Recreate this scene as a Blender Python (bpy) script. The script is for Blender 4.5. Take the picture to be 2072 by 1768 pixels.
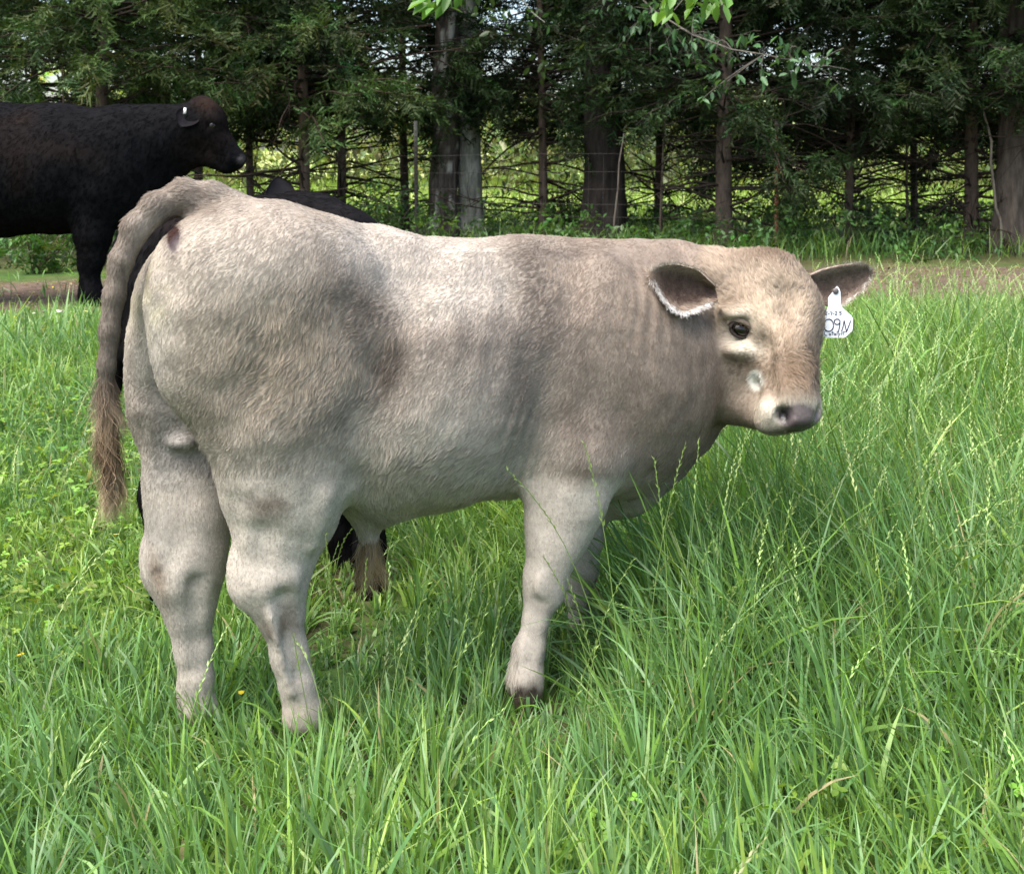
import bpy, math, random
import numpy as np
from mathutils import Vector

for o in list(bpy.data.objects):
    bpy.data.objects.remove(o)
S = bpy.context.scene
COL = S.collection
rng = np.random.default_rng(7)
random.seed(7)
R = math.radians

# ------------------------------------------------------------------ camera, sky, sun, exposure
FPX, CX, HY, CAMZ = 2400.0, 1035.5, 300.0, 1.1     # focal length, centre column and horizon row of a 2071 x 1766 picture
cam = bpy.data.objects.new('camera', bpy.data.cameras.new('camera'))
COL.objects.link(cam)
cam.location = (0, 0, CAMZ)
cam.rotation_euler = (R(90), 0, 0)
cd = cam.data
cd.sensor_width = 36.0
cd.lens = 36.0 * FPX / 2071.0
cd.shift_y = -(883.0 - HY) / 2071.0
cd.clip_start, cd.clip_end = 0.05, 900
cd.dof.use_dof = True
cd.dof.focus_distance = 2.42
cd.dof.aperture_fstop = 13.0
S.camera = cam

SUN_TO = Vector((-0.34, -0.34, 0.88)).normalized()
sun_el = math.asin(SUN_TO.z)
sun_rot = math.atan2(SUN_TO.x, SUN_TO.y)
W = bpy.data.worlds.new('World')
S.world = W
W.use_nodes = True
wn = W.node_tree.nodes
bg = wn.get('Background') or wn.new('ShaderNodeBackground')
wo = wn.get('World Output') or wn.new('ShaderNodeOutputWorld')
sky = wn.new('ShaderNodeTexSky')
sky.sky_type = 'NISHITA'
sky.sun_disc = False
sky.sun_elevation = sun_el
sky.sun_rotation = sun_rot
sky.air_density = 1.0
sky.dust_density = 3.0
sky.ozone_density = 1.0
W.node_tree.links.new(sky.outputs[0], bg.inputs[0])
bg.inputs[1].default_value = 0.135
W.node_tree.links.new(bg.outputs[0], wo.inputs[0])
sl = bpy.data.lights.new('sun', 'SUN')
sl.energy = 3.0
sl.angle = R(58)
sl.color = (1.0, 0.945, 0.85)
sun = bpy.data.objects.new('sun', sl)
COL.objects.link(sun)
sun.rotation_euler = (-SUN_TO).to_track_quat('-Z', 'Y').to_euler()
S.view_settings.view_transform = 'Standard'
S.view_settings.look = 'None'
S.view_settings.exposure = 1.55
S.view_settings.gamma = 1.0
S.view_settings.use_curve_mapping = False
S.render.engine = 'CYCLES'
S.cycles.max_bounces = 8
S.cycles.diffuse_bounces = 4
S.cycles.transmission_bounces = 4
S.cycles.transparent_max_bounces = 6
S.cycles_curves.shape = 'RIBBONS'

# ------------------------------------------------------------------ helpers: points
def P(px, py, Y):
    """a point of the place, from where it is seen and how far away it is"""
    return np.array([(px - CX) / FPX * Y, Y, CAMZ - (py - HY) / FPX * Y])

def gx_at(px, Y):
    return (px - CX) / FPX * Y

def sm(x, a, b):
    t = np.clip((x - a) / (b - a), 0, 1)
    return t * t * (3 - 2 * t)

_lat = np.random.default_rng(99).random((4, 32, 32, 32)).astype(np.float32)
def vnoise(p, f=1.0, ch=0, off=0.0):
    """smooth value noise, -1..1"""
    q = np.asarray(p, dtype=np.float64) * f + off + 1000.0
    i = np.floor(q).astype(np.int64)
    t = q - i
    t = t * t * (3 - 2 * t)
    i0 = i & 31
    i1 = (i + 1) & 31
    L = _lat[ch]
    x0, y0, z0 = i0[..., 0], i0[..., 1], i0[..., 2]
    x1, y1, z1 = i1[..., 0], i1[..., 1], i1[..., 2]
    tx, ty, tz = t[..., 0], t[..., 1], t[..., 2]
    a = L[x0, y0, z0] * (1 - tx) + L[x1, y0, z0] * tx
    b = L[x0, y1, z0] * (1 - tx) + L[x1, y1, z0] * tx
    c = L[x0, y0, z1] * (1 - tx) + L[x1, y0, z1] * tx
    d = L[x0, y1, z1] * (1 - tx) + L[x1, y1, z1] * tx
    a = a * (1 - ty) + b * ty
    c = c * (1 - ty) + d * ty
    return (a * (1 - tz) + c * tz) * 2 - 1

def fbm(p, f, n=3, ch=0):
    s, a, w = 0, 1.0, 0
    for k in range(n):
        s = s + a * vnoise(p, f * 2 ** k, (ch + k) % 4, 7.3 * k)
        w += a
        a *= 0.5
    return s / w

def xy3(x, y):
    return np.stack([x, y, np.zeros_like(x)], -1)

def gz(x, y):
    """height of the ground"""
    x = np.asarray(x, float); y = np.asarray(y, float)
    return 0.016 * vnoise(xy3(x, y), 0.9) + 0.05 * vnoise(xy3(x, y), 0.16, 1) * sm(y, 4, 12) - 0.012

def unit(v):
    return v / np.maximum(np.linalg.norm(v, axis=-1, keepdims=True), 1e-9)

# ------------------------------------------------------------------ helpers: objects
def link(o, parent=None):
    COL.objects.link(o)
    if parent is not None:
        o.parent = parent
    return o

def mesh_data(name, V, F, mat, attrs=None, smooth=True):
    """V (n,3); F list of index arrays (m,3) or (m,4); attrs name -> (n,4) colours or (n,) floats"""
    me = bpy.data.meshes.new(name)
    V = np.asarray(V, np.float32)
    F = [np.asarray(f, np.int32) for f in F if len(f)]
    tot = np.concatenate([np.full(len(f), f.shape[1], np.int32) for f in F])
    idx = np.concatenate([f.ravel() for f in F])
    me.vertices.add(len(V))
    me.vertices.foreach_set('co', V.ravel())
    me.loops.add(len(idx))
    me.loops.foreach_set('vertex_index', idx)
    me.polygons.add(len(tot))
    st = np.zeros(len(tot), np.int32)
    st[1:] = np.cumsum(tot)[:-1]
    me.polygons.foreach_set('loop_start', st)
    me.polygons.foreach_set('loop_total', tot)
    if smooth:
        me.polygons.foreach_set('use_smooth', np.ones(len(tot), bool))
    for k, a in (attrs or {}).items():
        a = np.asarray(a, np.float32)
        if a.ndim == 2:
            at = me.attributes.new(k, 'FLOAT_COLOR', 'POINT')
            at.data.foreach_set('color', np.ascontiguousarray(a).ravel())
        else:
            at = me.attributes.new(k, 'FLOAT', 'POINT')
            at.data.foreach_set('value', a)
    me.update(calc_edges=True)
    if mat:
        me.materials.append(mat)
    return me

def mesh(name, V, F, mat, parent=None, attrs=None, smooth=True, **props):
    o = bpy.data.objects.new(name, mesh_data(name, V, F, mat, attrs, smooth))
    link(o, parent)
    for k, v in props.items():
        o[k] = v
    return o

def thing(name, label, category, loc=(0, 0, 0), rz=0.0, group=None):
    o = bpy.data.objects.new(name, None)
    o.empty_display_size = 0.1
    link(o)
    o.location = loc
    o.rotation_euler = (0, 0, rz)
    o['label'] = label
    o['category'] = category
    if group:
        o['group'] = group
    return o

def tag(o, label, category, group=None):
    o['label'] = label
    o['category'] = category
    if group:
        o['group'] = group
    return o

class MB:
    """collects triangles and quads with colours"""
    def __init__(s):
        s.V, s.F3, s.F4, s.C, s.n = [], [], [], [], 0
    def add(s, V, F, c=None):
        V = np.asarray(V, float).reshape(-1, 3)
        F = np.asarray(F, int)
        if len(V) == 0 or len(F) == 0:
            return
        (s.F3 if F.shape[1] == 3 else s.F4).append(F + s.n)
        s.V.append(V)
        if c is None:
            c = np.ones((len(V), 3))
        c = np.asarray(c, float)
        if c.ndim == 1:
            c = np.tile(c, (len(V), 1))
        s.C.append(c)
        s.n += len(V)
    def tube(s, pts, rad, seg=6, c=None, cap=True, rough=0.0, rf=8.0, cf=None):
        pts = np.asarray(pts, float)
        n = len(pts)
        rad = np.broadcast_to(np.asarray(rad, float), (n,))
        T = unit(np.gradient(pts, axis=0))
        ref = np.array([0.0, 0, 1]) if abs(T[:, 2]).mean() < 0.8 else np.array([1.0, 0, 0])
        A = unit(np.cross(T, ref))
        B = np.cross(T, A)
        a = np.arange(seg) / seg * 2 * np.pi
        ring = A[:, None] * np.cos(a)[None, :, None] + B[:, None] * np.sin(a)[None, :, None]
        rr = rad[:, None] * np.ones((1, seg))
        if rough:
            q = pts[:, None] + ring * rad[:, None, None]
            q = q * np.array([rf, rf, rf * 0.16])
            rr = rr * (1 + rough * fbm(q, 1.0, 3))
        V = (pts[:, None] + ring * rr[..., None]).reshape(-1, 3)
        i = np.arange(n - 1)[:, None] * seg
        j = np.arange(seg)[None]
        j2 = (j + 1) % seg
        F = np.stack([i + j, i + j2, i + seg + j2, i + seg + j], -1).reshape(-1, 4)
        cc = None
        if c is not None:
            c = np.asarray(c, float)
            cc = np.repeat(c, seg, 0) if c.ndim == 2 else c
        if cf is not None:
            cc = cf(V)
        s.add(V, F, cc)
        if cap:
            for e, k in ((0, 0), (n - 1, (n - 1) * seg)):
                t = np.arange(1, seg - 1)
                F3 = np.stack([np.zeros_like(t), t, t + 1], -1) + k
                if e == 0:
                    F3 = F3[:, ::-1]
                s.F3.append(F3 + (s.n - n * seg))
    def build(s, name, mat, parent=None, smooth=True, **props):
        V = np.concatenate(s.V)
        C = np.concatenate(s.C)
        F = []
        if s.F3: F.append(np.concatenate(s.F3))
        if s.F4: F.append(np.concatenate(s.F4))
        C4 = np.concatenate([C, np.ones((len(C), 1))], 1)
        return mesh(name, V, F, mat, parent, {'col': C4}, smooth, **props)

def frames(d, roll):
    """rotation matrices whose x axis is d, rolled about it"""
    d = unit(d)
    up = np.zeros_like(d); up[:, 2] = 1
    bad = np.abs(d[:, 2]) > 0.97
    up[bad] = (1, 0, 0)
    y = unit(np.cross(up, d))
    z = np.cross(d, y)
    c, s_ = np.cos(roll)[:, None], np.sin(roll)[:, None]
    return np.stack([d, y * c + z * s_, z * c - y * s_], -1)

def scatter(mb, tV, tF, pos, rot, scale, col, tshade=None):
    """copies of a template merged into one mesh builder"""
    n, m = len(pos), len(tV)
    if n == 0:
        return
    V = np.einsum('nij,mj->nmi', rot, tV) * np.asarray(scale).reshape(n, 1, 1) + pos[:, None]
    F = tF[None] + (np.arange(n) * m)[:, None, None]
    C = np.repeat(np.asarray(col)[:, None], m, 1)
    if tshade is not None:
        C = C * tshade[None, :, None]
    mb.add(V.reshape(-1, 3), F.reshape(-1, tF.shape[1]), C.reshape(-1, 3))

# ------------------------------------------------------------------ materials
def new_mat(name):
    m = bpy.data.materials.new(name)
    m.use_nodes = True
    nt = m.node_tree
    for n in list(nt.nodes):
        nt.nodes.remove(n)
    out = nt.nodes.new('ShaderNodeOutputMaterial')
    return m, nt, out

def N(nt, typ, **kw):
    n = nt.nodes.new(typ)
    for k, v in kw.items():
        if k.startswith('i_'):
            n.inputs[k[2:].replace('_', ' ')].default_value = v
        else:
            setattr(n, k, v)
    return n

def col_attr(nt, scale=40.0, amount=0.3, vec_scale=None):
    """the colour attribute, broken up by noise"""
    at = N(nt, 'ShaderNodeAttribute', attribute_name='col')
    tc = N(nt, 'ShaderNodeTexCoord')
    vec = tc.outputs['Object']
    if vec_scale:
        mp = N(nt, 'ShaderNodeMapping')
        mp.inputs['Scale'].default_value = vec_scale
        nt.links.new(vec, mp.inputs[0])
        vec = mp.outputs[0]
    no = N(nt, 'ShaderNodeTexNoise', i_Scale=scale, i_Detail=5.0, i_Roughness=0.65)
    nt.links.new(vec, no.inputs['Vector'])
    mr = N(nt, 'ShaderNodeMapRange')
    mr.inputs[1].default_value, mr.inputs[2].default_value = 0.25, 0.75
    mr.inputs[3].default_value, mr.inputs[4].default_value = 1 - amount, 1 + amount
    nt.links.new(no.outputs[0], mr.inputs[0])
    mx = N(nt, 'ShaderNodeMix', data_type='RGBA', blend_type='MULTIPLY')
    mx.inputs[0].default_value = 1.0
    nt.links.new(at.outputs['Color'], mx.inputs[6])
    nt.links.new(mr.outputs[0], mx.inputs[7])
    return mx.outputs[2], no.outputs[0]

def leaf_mat(name, trans=0.4, rough=0.45, spec=0.35, noise=(60.0, 0.25), tcol=(1.25, 1.15, 0.5)):
    m, nt, out = new_mat(name)
    c, _ = col_attr(nt, *noise)
    p = N(nt, 'ShaderNodeBsdfPrincipled')
    p.inputs['Roughness'].default_value = rough
    p.inputs['Specular IOR Level'].default_value = spec
    nt.links.new(c, p.inputs['Base Color'])
    t = N(nt, 'ShaderNodeBsdfTranslucent')
    tm = N(nt, 'ShaderNodeMix', data_type='RGBA', blend_type='MULTIPLY')
    tm.inputs[0].default_value = 1.0
    nt.links.new(c, tm.inputs[6])
    tm.inputs[7].default_value = (*tcol, 1)
    nt.links.new(tm.outputs[2], t.inputs[0])
    mx = N(nt, 'ShaderNodeMixShader')
    mx.inputs[0].default_value = trans
    nt.links.new(p.outputs[0], mx.inputs[1])
    nt.links.new(t.outputs[0], mx.inputs[2])
    nt.links.new(mx.outputs[0], out.inputs[0])
    return m

def solid_mat(name, rough=0.6, spec=0.4, noise=(40.0, 0.3), bump=0.0, bdist=0.01, vec_scale=None, metal=0.0, coat=0.0, sheen=0.0, bare=False):
    m, nt, out = new_mat(name)
    c, no = col_attr(nt, *noise, vec_scale=vec_scale)
    p = N(nt, 'ShaderNodeBsdfPrincipled')
    p.inputs['Roughness'].default_value = rough
    p.inputs['Specular IOR Level'].default_value = spec
    p.inputs['Metallic'].default_value = metal
    p.inputs['Coat Weight'].default_value = coat
    p.inputs['Sheen Weight'].default_value = sheen
    if bare:
        ab = N(nt, 'ShaderNodeAttribute', attribute_name='bare')
        mr = N(nt, 'ShaderNodeMapRange')
        mr.inputs[3].default_value, mr.inputs[4].default_value = rough, 0.26
        nt.links.new(ab.outputs['Fac'], mr.inputs[0])
        nt.links.new(mr.outputs[0], p.inputs['Roughness'])
    nt.links.new(c, p.inputs['Base Color'])
    if bump:
        b = N(nt, 'ShaderNodeBump')
        b.inputs['Strength'].default_value = bump
        b.inputs['Distance'].default_value = bdist
        nt.links.new(no, b.inputs['Height'])
        nt.links.new(b.outputs[0], p.inputs['Normal'])
    nt.links.new(p.outputs[0], out.inputs[0])
    return m

def fur_mat(name, rough=0.5, spec=0.2, mixf=0.3):
    """strands lit with the normal of the skin they grow from"""
    m, nt, out = new_mat(name)
    at = N(nt, 'ShaderNodeAttribute', attribute_name='col')
    nm = N(nt, 'ShaderNodeAttribute', attribute_name='skin_normal')
    vt = N(nt, 'ShaderNodeVectorTransform', vector_type='NORMAL', convert_from='OBJECT', convert_to='WORLD')
    nt.links.new(nm.outputs['Vector'], vt.inputs[0])
    p = N(nt, 'ShaderNodeBsdfDiffuse')
    nt.links.new(at.outputs['Color'], p.inputs['Color'])
    nt.links.new(vt.outputs[0], p.inputs['Normal'])
    g = N(nt, 'ShaderNodeBsdfPrincipled')
    g.inputs['Roughness'].default_value = rough
    g.inputs['Specular IOR Level'].default_value = spec
    nt.links.new(at.outputs['Color'], g.inputs['Base Color'])
    mx = N(nt, 'ShaderNodeMixShader')
    mx.inputs[0].default_value = mixf
    nt.links.new(p.outputs[0], mx.inputs[1])
    nt.links.new(g.outputs[0], mx.inputs[2])
    nt.links.new(mx.outputs[0], out.inputs[0])
    return m

M_GRASS = leaf_mat('grass_blade', 0.42, 0.38, 0.45, (30.0, 0.2), (1.2, 1.15, 0.55))
M_LEAF = leaf_mat('broad_leaf', 0.45, 0.4, 0.4, (25.0, 0.2))
M_CEDAR = leaf_mat('cedar_spray', 0.25, 0.6, 0.2, (30.0, 0.3))
M_BARK = solid_mat('bark', 0.9, 0.15, (22.0, 0.55), 0.9, 0.02, (1, 1, 0.25))
M_DIRT = solid_mat('ground_soil', 0.95, 0.1, (9.0, 0.4), 0.5, 0.03)
M_COAT = solid_mat('short_coat', 0.75, 0.2, (120.0, 0.25), 0.3, 0.004)
M_SKIN = solid_mat('hide', 0.75, 0.4, (120.0, 0.25), 0.3, 0.003, bare=True)
M_BLACK = solid_mat('black_coat', 0.85, 0.03, (14.0, 0.5))
M_BLACK_FUR = fur_mat('black_fur_strand', 0.45, 0.10, 0.12)
M_NOSE = solid_mat('wet_nose', 0.28, 0.6, (90.0, 0.3), 0.5, 0.002)
M_HOOF = solid_mat('hoof_horn', 0.5, 0.4, (60.0, 0.3), 0.2, 0.003)
M_EYE = solid_mat('eye_ball', 0.10, 0.5, (5.0, 0.0), 0, 0, None, 0, 0.15)
M_TAG = solid_mat('tag_plastic', 0.4, 0.4, (30.0, 0.03))
M_INK = solid_mat('marker_ink', 0.6, 0.2, (200.0, 0.25))
M_STEEL = solid_mat('rusty_steel', 0.75, 0.3, (30.0, 0.4), 0.2, 0.002)
M_FUR = fur_mat('fur_strand')

# ------------------------------------------------------------------ ground
def axis(lo, hi, near_lo, near_hi, fine, grow=1.25):
    a = list(np.arange(near_lo, near_hi + 1e-6, fine))
    s = fine
    while a[-1] < hi:
        s *= grow
        a.append(a[-1] + s)
    s = fine
    while a[0] > lo:
        s *= grow
        a.insert(0, a[0] - s)
    return np.array(a)

def strip(x, y):
    """how bare the soil is: the trodden strip along the trees, thin patches elsewhere"""
    n = fbm(xy3(x, y), 1.6, 3)
    mid = 9.45 + 0.13 * x + 0.25 * n
    half = 1.25 + 0.35 * n
    d = np.abs(y - mid)
    b = 1 - sm(d, half * 0.65, half * 1.1)
    return b

gx = axis(-260, 260, -6.5, 6.5, 0.09)
gy = axis(-60, 420, 0.4, 17.0, 0.09)
GX, GY = np.meshgrid(gx, gy, indexing='ij')
GZ = gz(GX, GY)
gV = np.stack([GX, GY, GZ], -1).reshape(-1, 3)
nx, ny = len(gx), len(gy)
ii = (np.arange(nx - 1)[:, None] * ny + np.arange(ny - 1)[None]).ravel()
gF = np.stack([ii, ii + ny, ii + ny + 1, ii + 1], -1)
bare = strip(GX, GY).ravel()
pn = fbm(gV * (1, 1, 0), 2.2, 3, 1)
far = sm(gV[:, 1], 15.5, 19)
litter_floor = sm(gV[:, 1], 10.8, 11.8) * (1 - far)  # ground under the trees that takes the litter colour
soil = np.array([0.085, 0.062, 0.036])
turf = np.array([0.045, 0.085, 0.02])
dirt = np.array([0.105, 0.076, 0.058])
litter = np.array([0.07, 0.075, 0.03])
field = np.array([0.31, 0.36, 0.12])  # colour raised to stand in for full sun on the field
gC = turf + (soil - turf) * sm(pn, 0.0, 0.5)[:, None] * 0.8
gC = gC * (1 - litter_floor[:, None]) + litter * litter_floor[:, None]
dv = dirt * (1 + 0.35 * fbm(gV * (1, 1, 0), 4.0, 3, 2))[:, None]
gC = gC * (1 - bare[:, None]) + dv * bare[:, None]
gC = gC * (1 - far[:, None]) + field * (1 + 0.25 * fbm(gV * (1, 1, 0), 0.3, 3)[:, None]) * far[:, None]
mesh('ground', gV, [gF], M_DIRT, None, {'col': np.concatenate([gC, np.ones((len(gC), 1))], 1)}, True, kind='structure')

# ------------------------------------------------------------------ leaf templates
def cedar_template(seed, n=13, sub=2, droop=0.5):
    r = np.random.default_rng(seed)
    V, F, Sh = [], [], []
    def sliver(a, b, w, s):
        d = unit((b - a)[None])[0]
        side = unit(np.cross(d, r.normal(size=3))[None])[0] * w
        k = len(V)
        V.extend([a - side, a + side, b])
        F.append([k, k + 1, k + 2])
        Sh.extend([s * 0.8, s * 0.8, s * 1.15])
    def stem(t):
        return np.array([t, 0.04 * math.sin(3 * t + seed), -droop * 0.3 * t * t])
    for k in range(4):
        sliver(stem(k / 4), stem((k + 1) / 4), 0.012, 0.7)
    for k in range(n):
        t = (k + 0.7) / n
        L = 0.42 * (1 - 0.65 * t) * r.uniform(0.7, 1.2)
        side = 1 if k % 2 else -1
        a = stem(t)
        d = unit(np.array([[0.75, side * r.uniform(0.5, 1.0), r.uniform(-0.5, 0.35)]]))[0]
        b = a + d * L + np.array([0, 0, -0.12 * L])
        sh = r.uniform(0.75, 1.2)
        sliver(a, b, 0.030, sh)
        for q in range(sub):
            c = a + (b - a) * r.uniform(0.25, 0.8)
            d2 = unit((d + r.normal(size=3) * 0.55)[None])[0]
            sliver(c, c + d2 * L * r.uniform(0.35, 0.6), 0.026, sh * r.uniform(0.85, 1.2))
    return np.array(V), np.array(F), np.array(Sh)

LEAF_V = np.array([[0, 0, 0], [0.3, 0.2, 0.035], [0.68, 0.19, 0.03], [1, 0, -0.06], [0.68, -0.19, 0.03], [0.3, -0.2, 0.035]])
LEAF_F = np.array([[0, 2, 1], [0, 3, 2], [0, 4, 3], [0, 5, 4]])

def leaf_template(seed, n=9, size=0.34, spread=0.45):
    r = np.random.default_rng(seed)
    V, F, Sh = [], [], []
    for k in range(n):
        p = np.array([r.uniform(0, 1), r.normal() * spread * 0.5, r.normal() * spread * 0.4])
        d = unit((np.array([0.6, 0, -0.35]) + r.normal(size=3) * 0.6)[None])
        rot = frames(d, np.array([r.uniform(-0.9, 0.9)]))[0]
        b = len(V)
        sc = size * r.uniform(0.65, 1.25)
        V.extend((LEAF_V @ rot.T) * sc + p)
        F.extend((LEAF_F + b).tolist())
        Sh.extend([r.uniform(0.75, 1.25)] * 6)
    return np.array(V), np.array(F), np.array(Sh)

CEDAR_T = [cedar_template(k) for k in range(4)]
CEDAR_C = [cedar_template(k + 20, 8, 1) for k in range(2)]
LEAF_T = [leaf_template(k) for k in range(4)]
LEAF_S = [leaf_template(k + 9, 6, 0.42) for k in range(4)]

def jitter_col(base, n, amt=0.25, hue=0.12):
    c = np.tile(np.asarray(base, float), (n, 1))
    c *= (1 + amt * rng.normal(size=(n, 1)).clip(-2, 2))
    c *= 1 + hue * rng.normal(size=(n, 3)).clip(-2, 2)
    return np.clip(c, 0.004, 1)

# ------------------------------------------------------------------ trees
def wander(p0, d, L, n, amp, gravity=0.0):
    pts = [np.array(p0, float)]
    d = np.array(d, float) / np.linalg.norm(d)
    for k in range(n):
        d = d + rng.normal(size=3) * amp + np.array([0, 0, gravity])
        d /= np.linalg.norm(d)
        pts.append(pts[-1] + d * L / n)
    return np.array(pts)

def trunk_line(x, y, h, lean, wob, n):
    z = np.linspace(-0.05, h, n)
    w = rng.uniform(0, 6.28, 2)
    px = x + lean[0] * z + wob * np.sin(z * 0.9 + w[0]) - wob * math.sin(w[0])
    py = y + lean[1] * z + wob * np.sin(z * 0.8 + w[1]) - wob * math.sin(w[1])
    zz = z + gz(x, y)
    return np.stack([px, py, zz], -1)

def cedar(label, x, y, r, h=6.5, low=1.35, crown_r=1.9, dens=1.0, base=(0.028, 0.05, 0.018), bark=(0.085, 0.064, 0.05), dead=34, lean=(0, 0), group='cedars in the tree row', name='cedar_tree', top_frac=0.35):
    t = thing(name, label, 'tree', (x, y, float(gz(x, y))), 0, group)
    ox, oy, oz = t.location
    O = np.array([ox, oy, oz])
    mb = MB()
    line = trunk_line(x, y, h, lean, 0.025, 26) - O
    zz = np.linspace(0, 1, 26)
    rad = r * (1 - 0.8 * zz) * (1 + 0.5 * np.exp(-zz * h / 0.18))
    mb.tube(line, rad, 12, np.array(bark), True, 0.22, 10.0)
    def at(z):
        f = np.clip(z / h, 0, 1) * 25
        i = int(min(f, 24)); u = f - i
        return line[i] * (1 - u) + line[i + 1] * u
    # dead lower branches
    bcol = np.array(bark) * 0.42
    for k in range(int(dead * 1.5)):
        z = rng.uniform(0.2, max(low, 1.4) + 0.6)
        a = rng.uniform(0, 2 * np.pi)
        L = rng.uniform(0.5, 1.5)
        d = (math.cos(a), math.sin(a) * 0.8, rng.uniform(-0.2, 0.5))
        pts = wander(at(z), d, L, 6, 0.12, -0.03)
        mb.tube(pts, np.linspace(0.014, 0.0035, 7) * rng.uniform(0.7, 1.4), 4, bcol, False)
        for q in range(rng.integers(2, 5)):
            i = rng.integers(1, 6)
            d2 = unit((pts[i] - pts[i - 1] + rng.normal(size=3) * 0.16)[None])[0]
            p2 = wander(pts[i], d2, L * rng.uniform(0.25, 0.5), 4, 0.14, -0.02)
            mb.tube(p2, np.linspace(0.006, 0.002, 5), 3, bcol, False)
    def holes(w):
        return float(fbm(w[None] * (1.0, 0.5, 1.2), 1.25, 2, 3)[0])
    # green branches and sprays
    pos, dirs, scl, cl = [], [], [], []
    pos2, dirs2, scl2, cl2 = [], [], [], []
    nb = int(96 * dens)
    for k in range(nb):
        if k < nb * 0.62:
            z = low + (3.3 - low) * rng.random() ** 0.9
        else:
            z = 3.2 + (h * 0.97 - 3.2) * rng.random()
        taper = (1 - (z / h) ** 2.2) * 0.95 + 0.08
        L = crown_r * taper * rng.uniform(0.6, 1.1)
        a = rng.uniform(0, 2 * np.pi)
        d = np.array([math.cos(a), math.sin(a), rng.uniform(-0.05, 0.35)])
        pts = wander(at(z), d, L, 7, 0.10, -0.035)
        mb.tube(pts, np.linspace(0.017, 0.004, 8), 4, bcol, False)
        vis = z < 3.3
        ns = int(L * (11.5 if vis else 5))
        hue = rng.normal() * 0.18
        for q in range(ns):
            f = rng.uniform(0.15, 1.0) ** 0.75 * 7
            i = int(min(f, 6)); w = f - i
            p = pts[i] * (1 - w) + pts[i + 1] * w + rng.normal(size=3) * (0.05, 0.05, 0.04)
            dd = unit((pts[min(i + 1, 7)] - pts[i])[None])[0] + rng.normal(size=3) * 0.65 + np.array([0, 0, -0.35])
            c = np.array(base) * (1 + hue + 0.22 * rng.normal()) * (1, 1, 1)
            if p[2] > 1.75 and holes((p + O)) > 0.30:
                continue
            if vis:
                pos.append(p); dirs.append(dd); scl.append(rng.uniform(0.24, 0.46)); cl.append(c)
            else:
                pos2.append(p); dirs2.append(dd); scl2.append(rng.uniform(0.45, 0.75)); cl2.append(c)
    mb.build('trunk', M_BARK, t)
    cm = MB()
    pos, dirs, scl = np.array(pos), np.array(dirs), np.array(scl)
    cl = np.clip(np.array(cl) * (1 + 0.12 * rng.normal(size=(len(cl), 3))), 0.004, 1)
    which = rng.integers(0, 4, len(pos))
    for k in range(4):
        q = which == k
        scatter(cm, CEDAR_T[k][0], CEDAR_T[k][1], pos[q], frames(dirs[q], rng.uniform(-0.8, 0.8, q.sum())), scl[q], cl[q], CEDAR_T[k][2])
    if len(pos2):
        pos2, dirs2, scl2 = np.array(pos2), np.array(dirs2), np.array(scl2)
        V = CEDAR_C[0][0] * (1, 1, 1)
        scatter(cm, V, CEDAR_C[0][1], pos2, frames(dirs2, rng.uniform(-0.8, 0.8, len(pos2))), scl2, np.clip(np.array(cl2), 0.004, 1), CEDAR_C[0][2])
    cm.build('crown', M_CEDAR, t)
    return t

def broad_tree(label, x, y, r, h, bark, crown_low, crown_r, n_cl, leafc, lean=(0, 0), group=None, name='broadleaf_tree', flare=0.35, rough=0.16, tseg=40, limbs=9, flakes=0.0):
    t = thing(name, label, 'tree', (x, y, float(gz(x, y))), 0, group)
    O = np.array(t.location)
    mb = MB()
    n = 150
    line = trunk_line(x, y, h, lean, 0.03, n) - O
    zz = np.linspace(0, 1, n)
    rad = r * (1 - 0.6 * zz) * (1 + flare * np.exp(-zz * h / 0.3))
    def bark_col(V):
        q = V * (1, 1, 0.4)
        c = np.array(bark) * (1 + 0.55 * fbm(V * (1, 1, 0.22), 24.0, 3))[:, None]
        if flakes:
            f = sm(fbm(q, 11.0, 3, 1), 0.42 - flakes, 0.60 - flakes)[:, None]
            c = c + (np.array([0.30, 0.30, 0.265]) - c) * f
        return np.clip(c, 0.01, 0.8)
    mb.tube(line, rad, tseg, np.array(bark), True, rough, 17.0, bark_col)
    pos, dirs, scl = [], [], []
    for k in range(limbs):
        z = rng.uniform(crown_low, h * 0.95)
        i = int(z / h * (n - 1))
        a = k * 2.4 + rng.uniform(-0.4, 0.4)
        L = crown_r * rng.uniform(0.7, 1.1)
        pts = wander(line[i], (math.cos(a), math.sin(a), rng.uniform(0.15, 0.6)), L, 8, 0.13, -0.01)
        mb.tube(pts, np.linspace(r * 0.28, 0.012, 9), 7, np.array(bark), False, 0.1)
        for q in range(5):
            j = rng.integers(3, 9)
            p2 = wander(pts[j], rng.normal(size=3) + np.array([0, 0, 0.1]), L * 0.4, 4, 0.2, -0.02)
            mb.tube(p2, np.linspace(0.014, 0.004, 5), 4, np.array(bark), False)
            for w in range(max(1, n_cl // (limbs * 5))):
                b = p2[rng.integers(1, 5)]
                pos.append(b + rng.normal(size=3) * 0.22); dirs.append(rng.normal(size=3) + np.array([0, 0, -0.2])); scl.append(rng.uniform(0.22, 0.4))
    mb.build('trunk', M_BARK, t)
    cm = MB()
    pos, dirs, scl = np.array(pos), np.array(dirs), np.array(scl)
    which = rng.integers(0, 4, len(pos))
    for k in range(4):
        q = which == k
        scatter(cm, LEAF_T[k][0], LEAF_T[k][1], pos[q], frames(dirs[q], rng.uniform(-1, 1, q.sum())), scl[q], jitter_col(leafc, q.sum(), 0.22), LEAF_T[k][2])
    cm.build('crown', M_LEAF, t)
    return t


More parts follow.
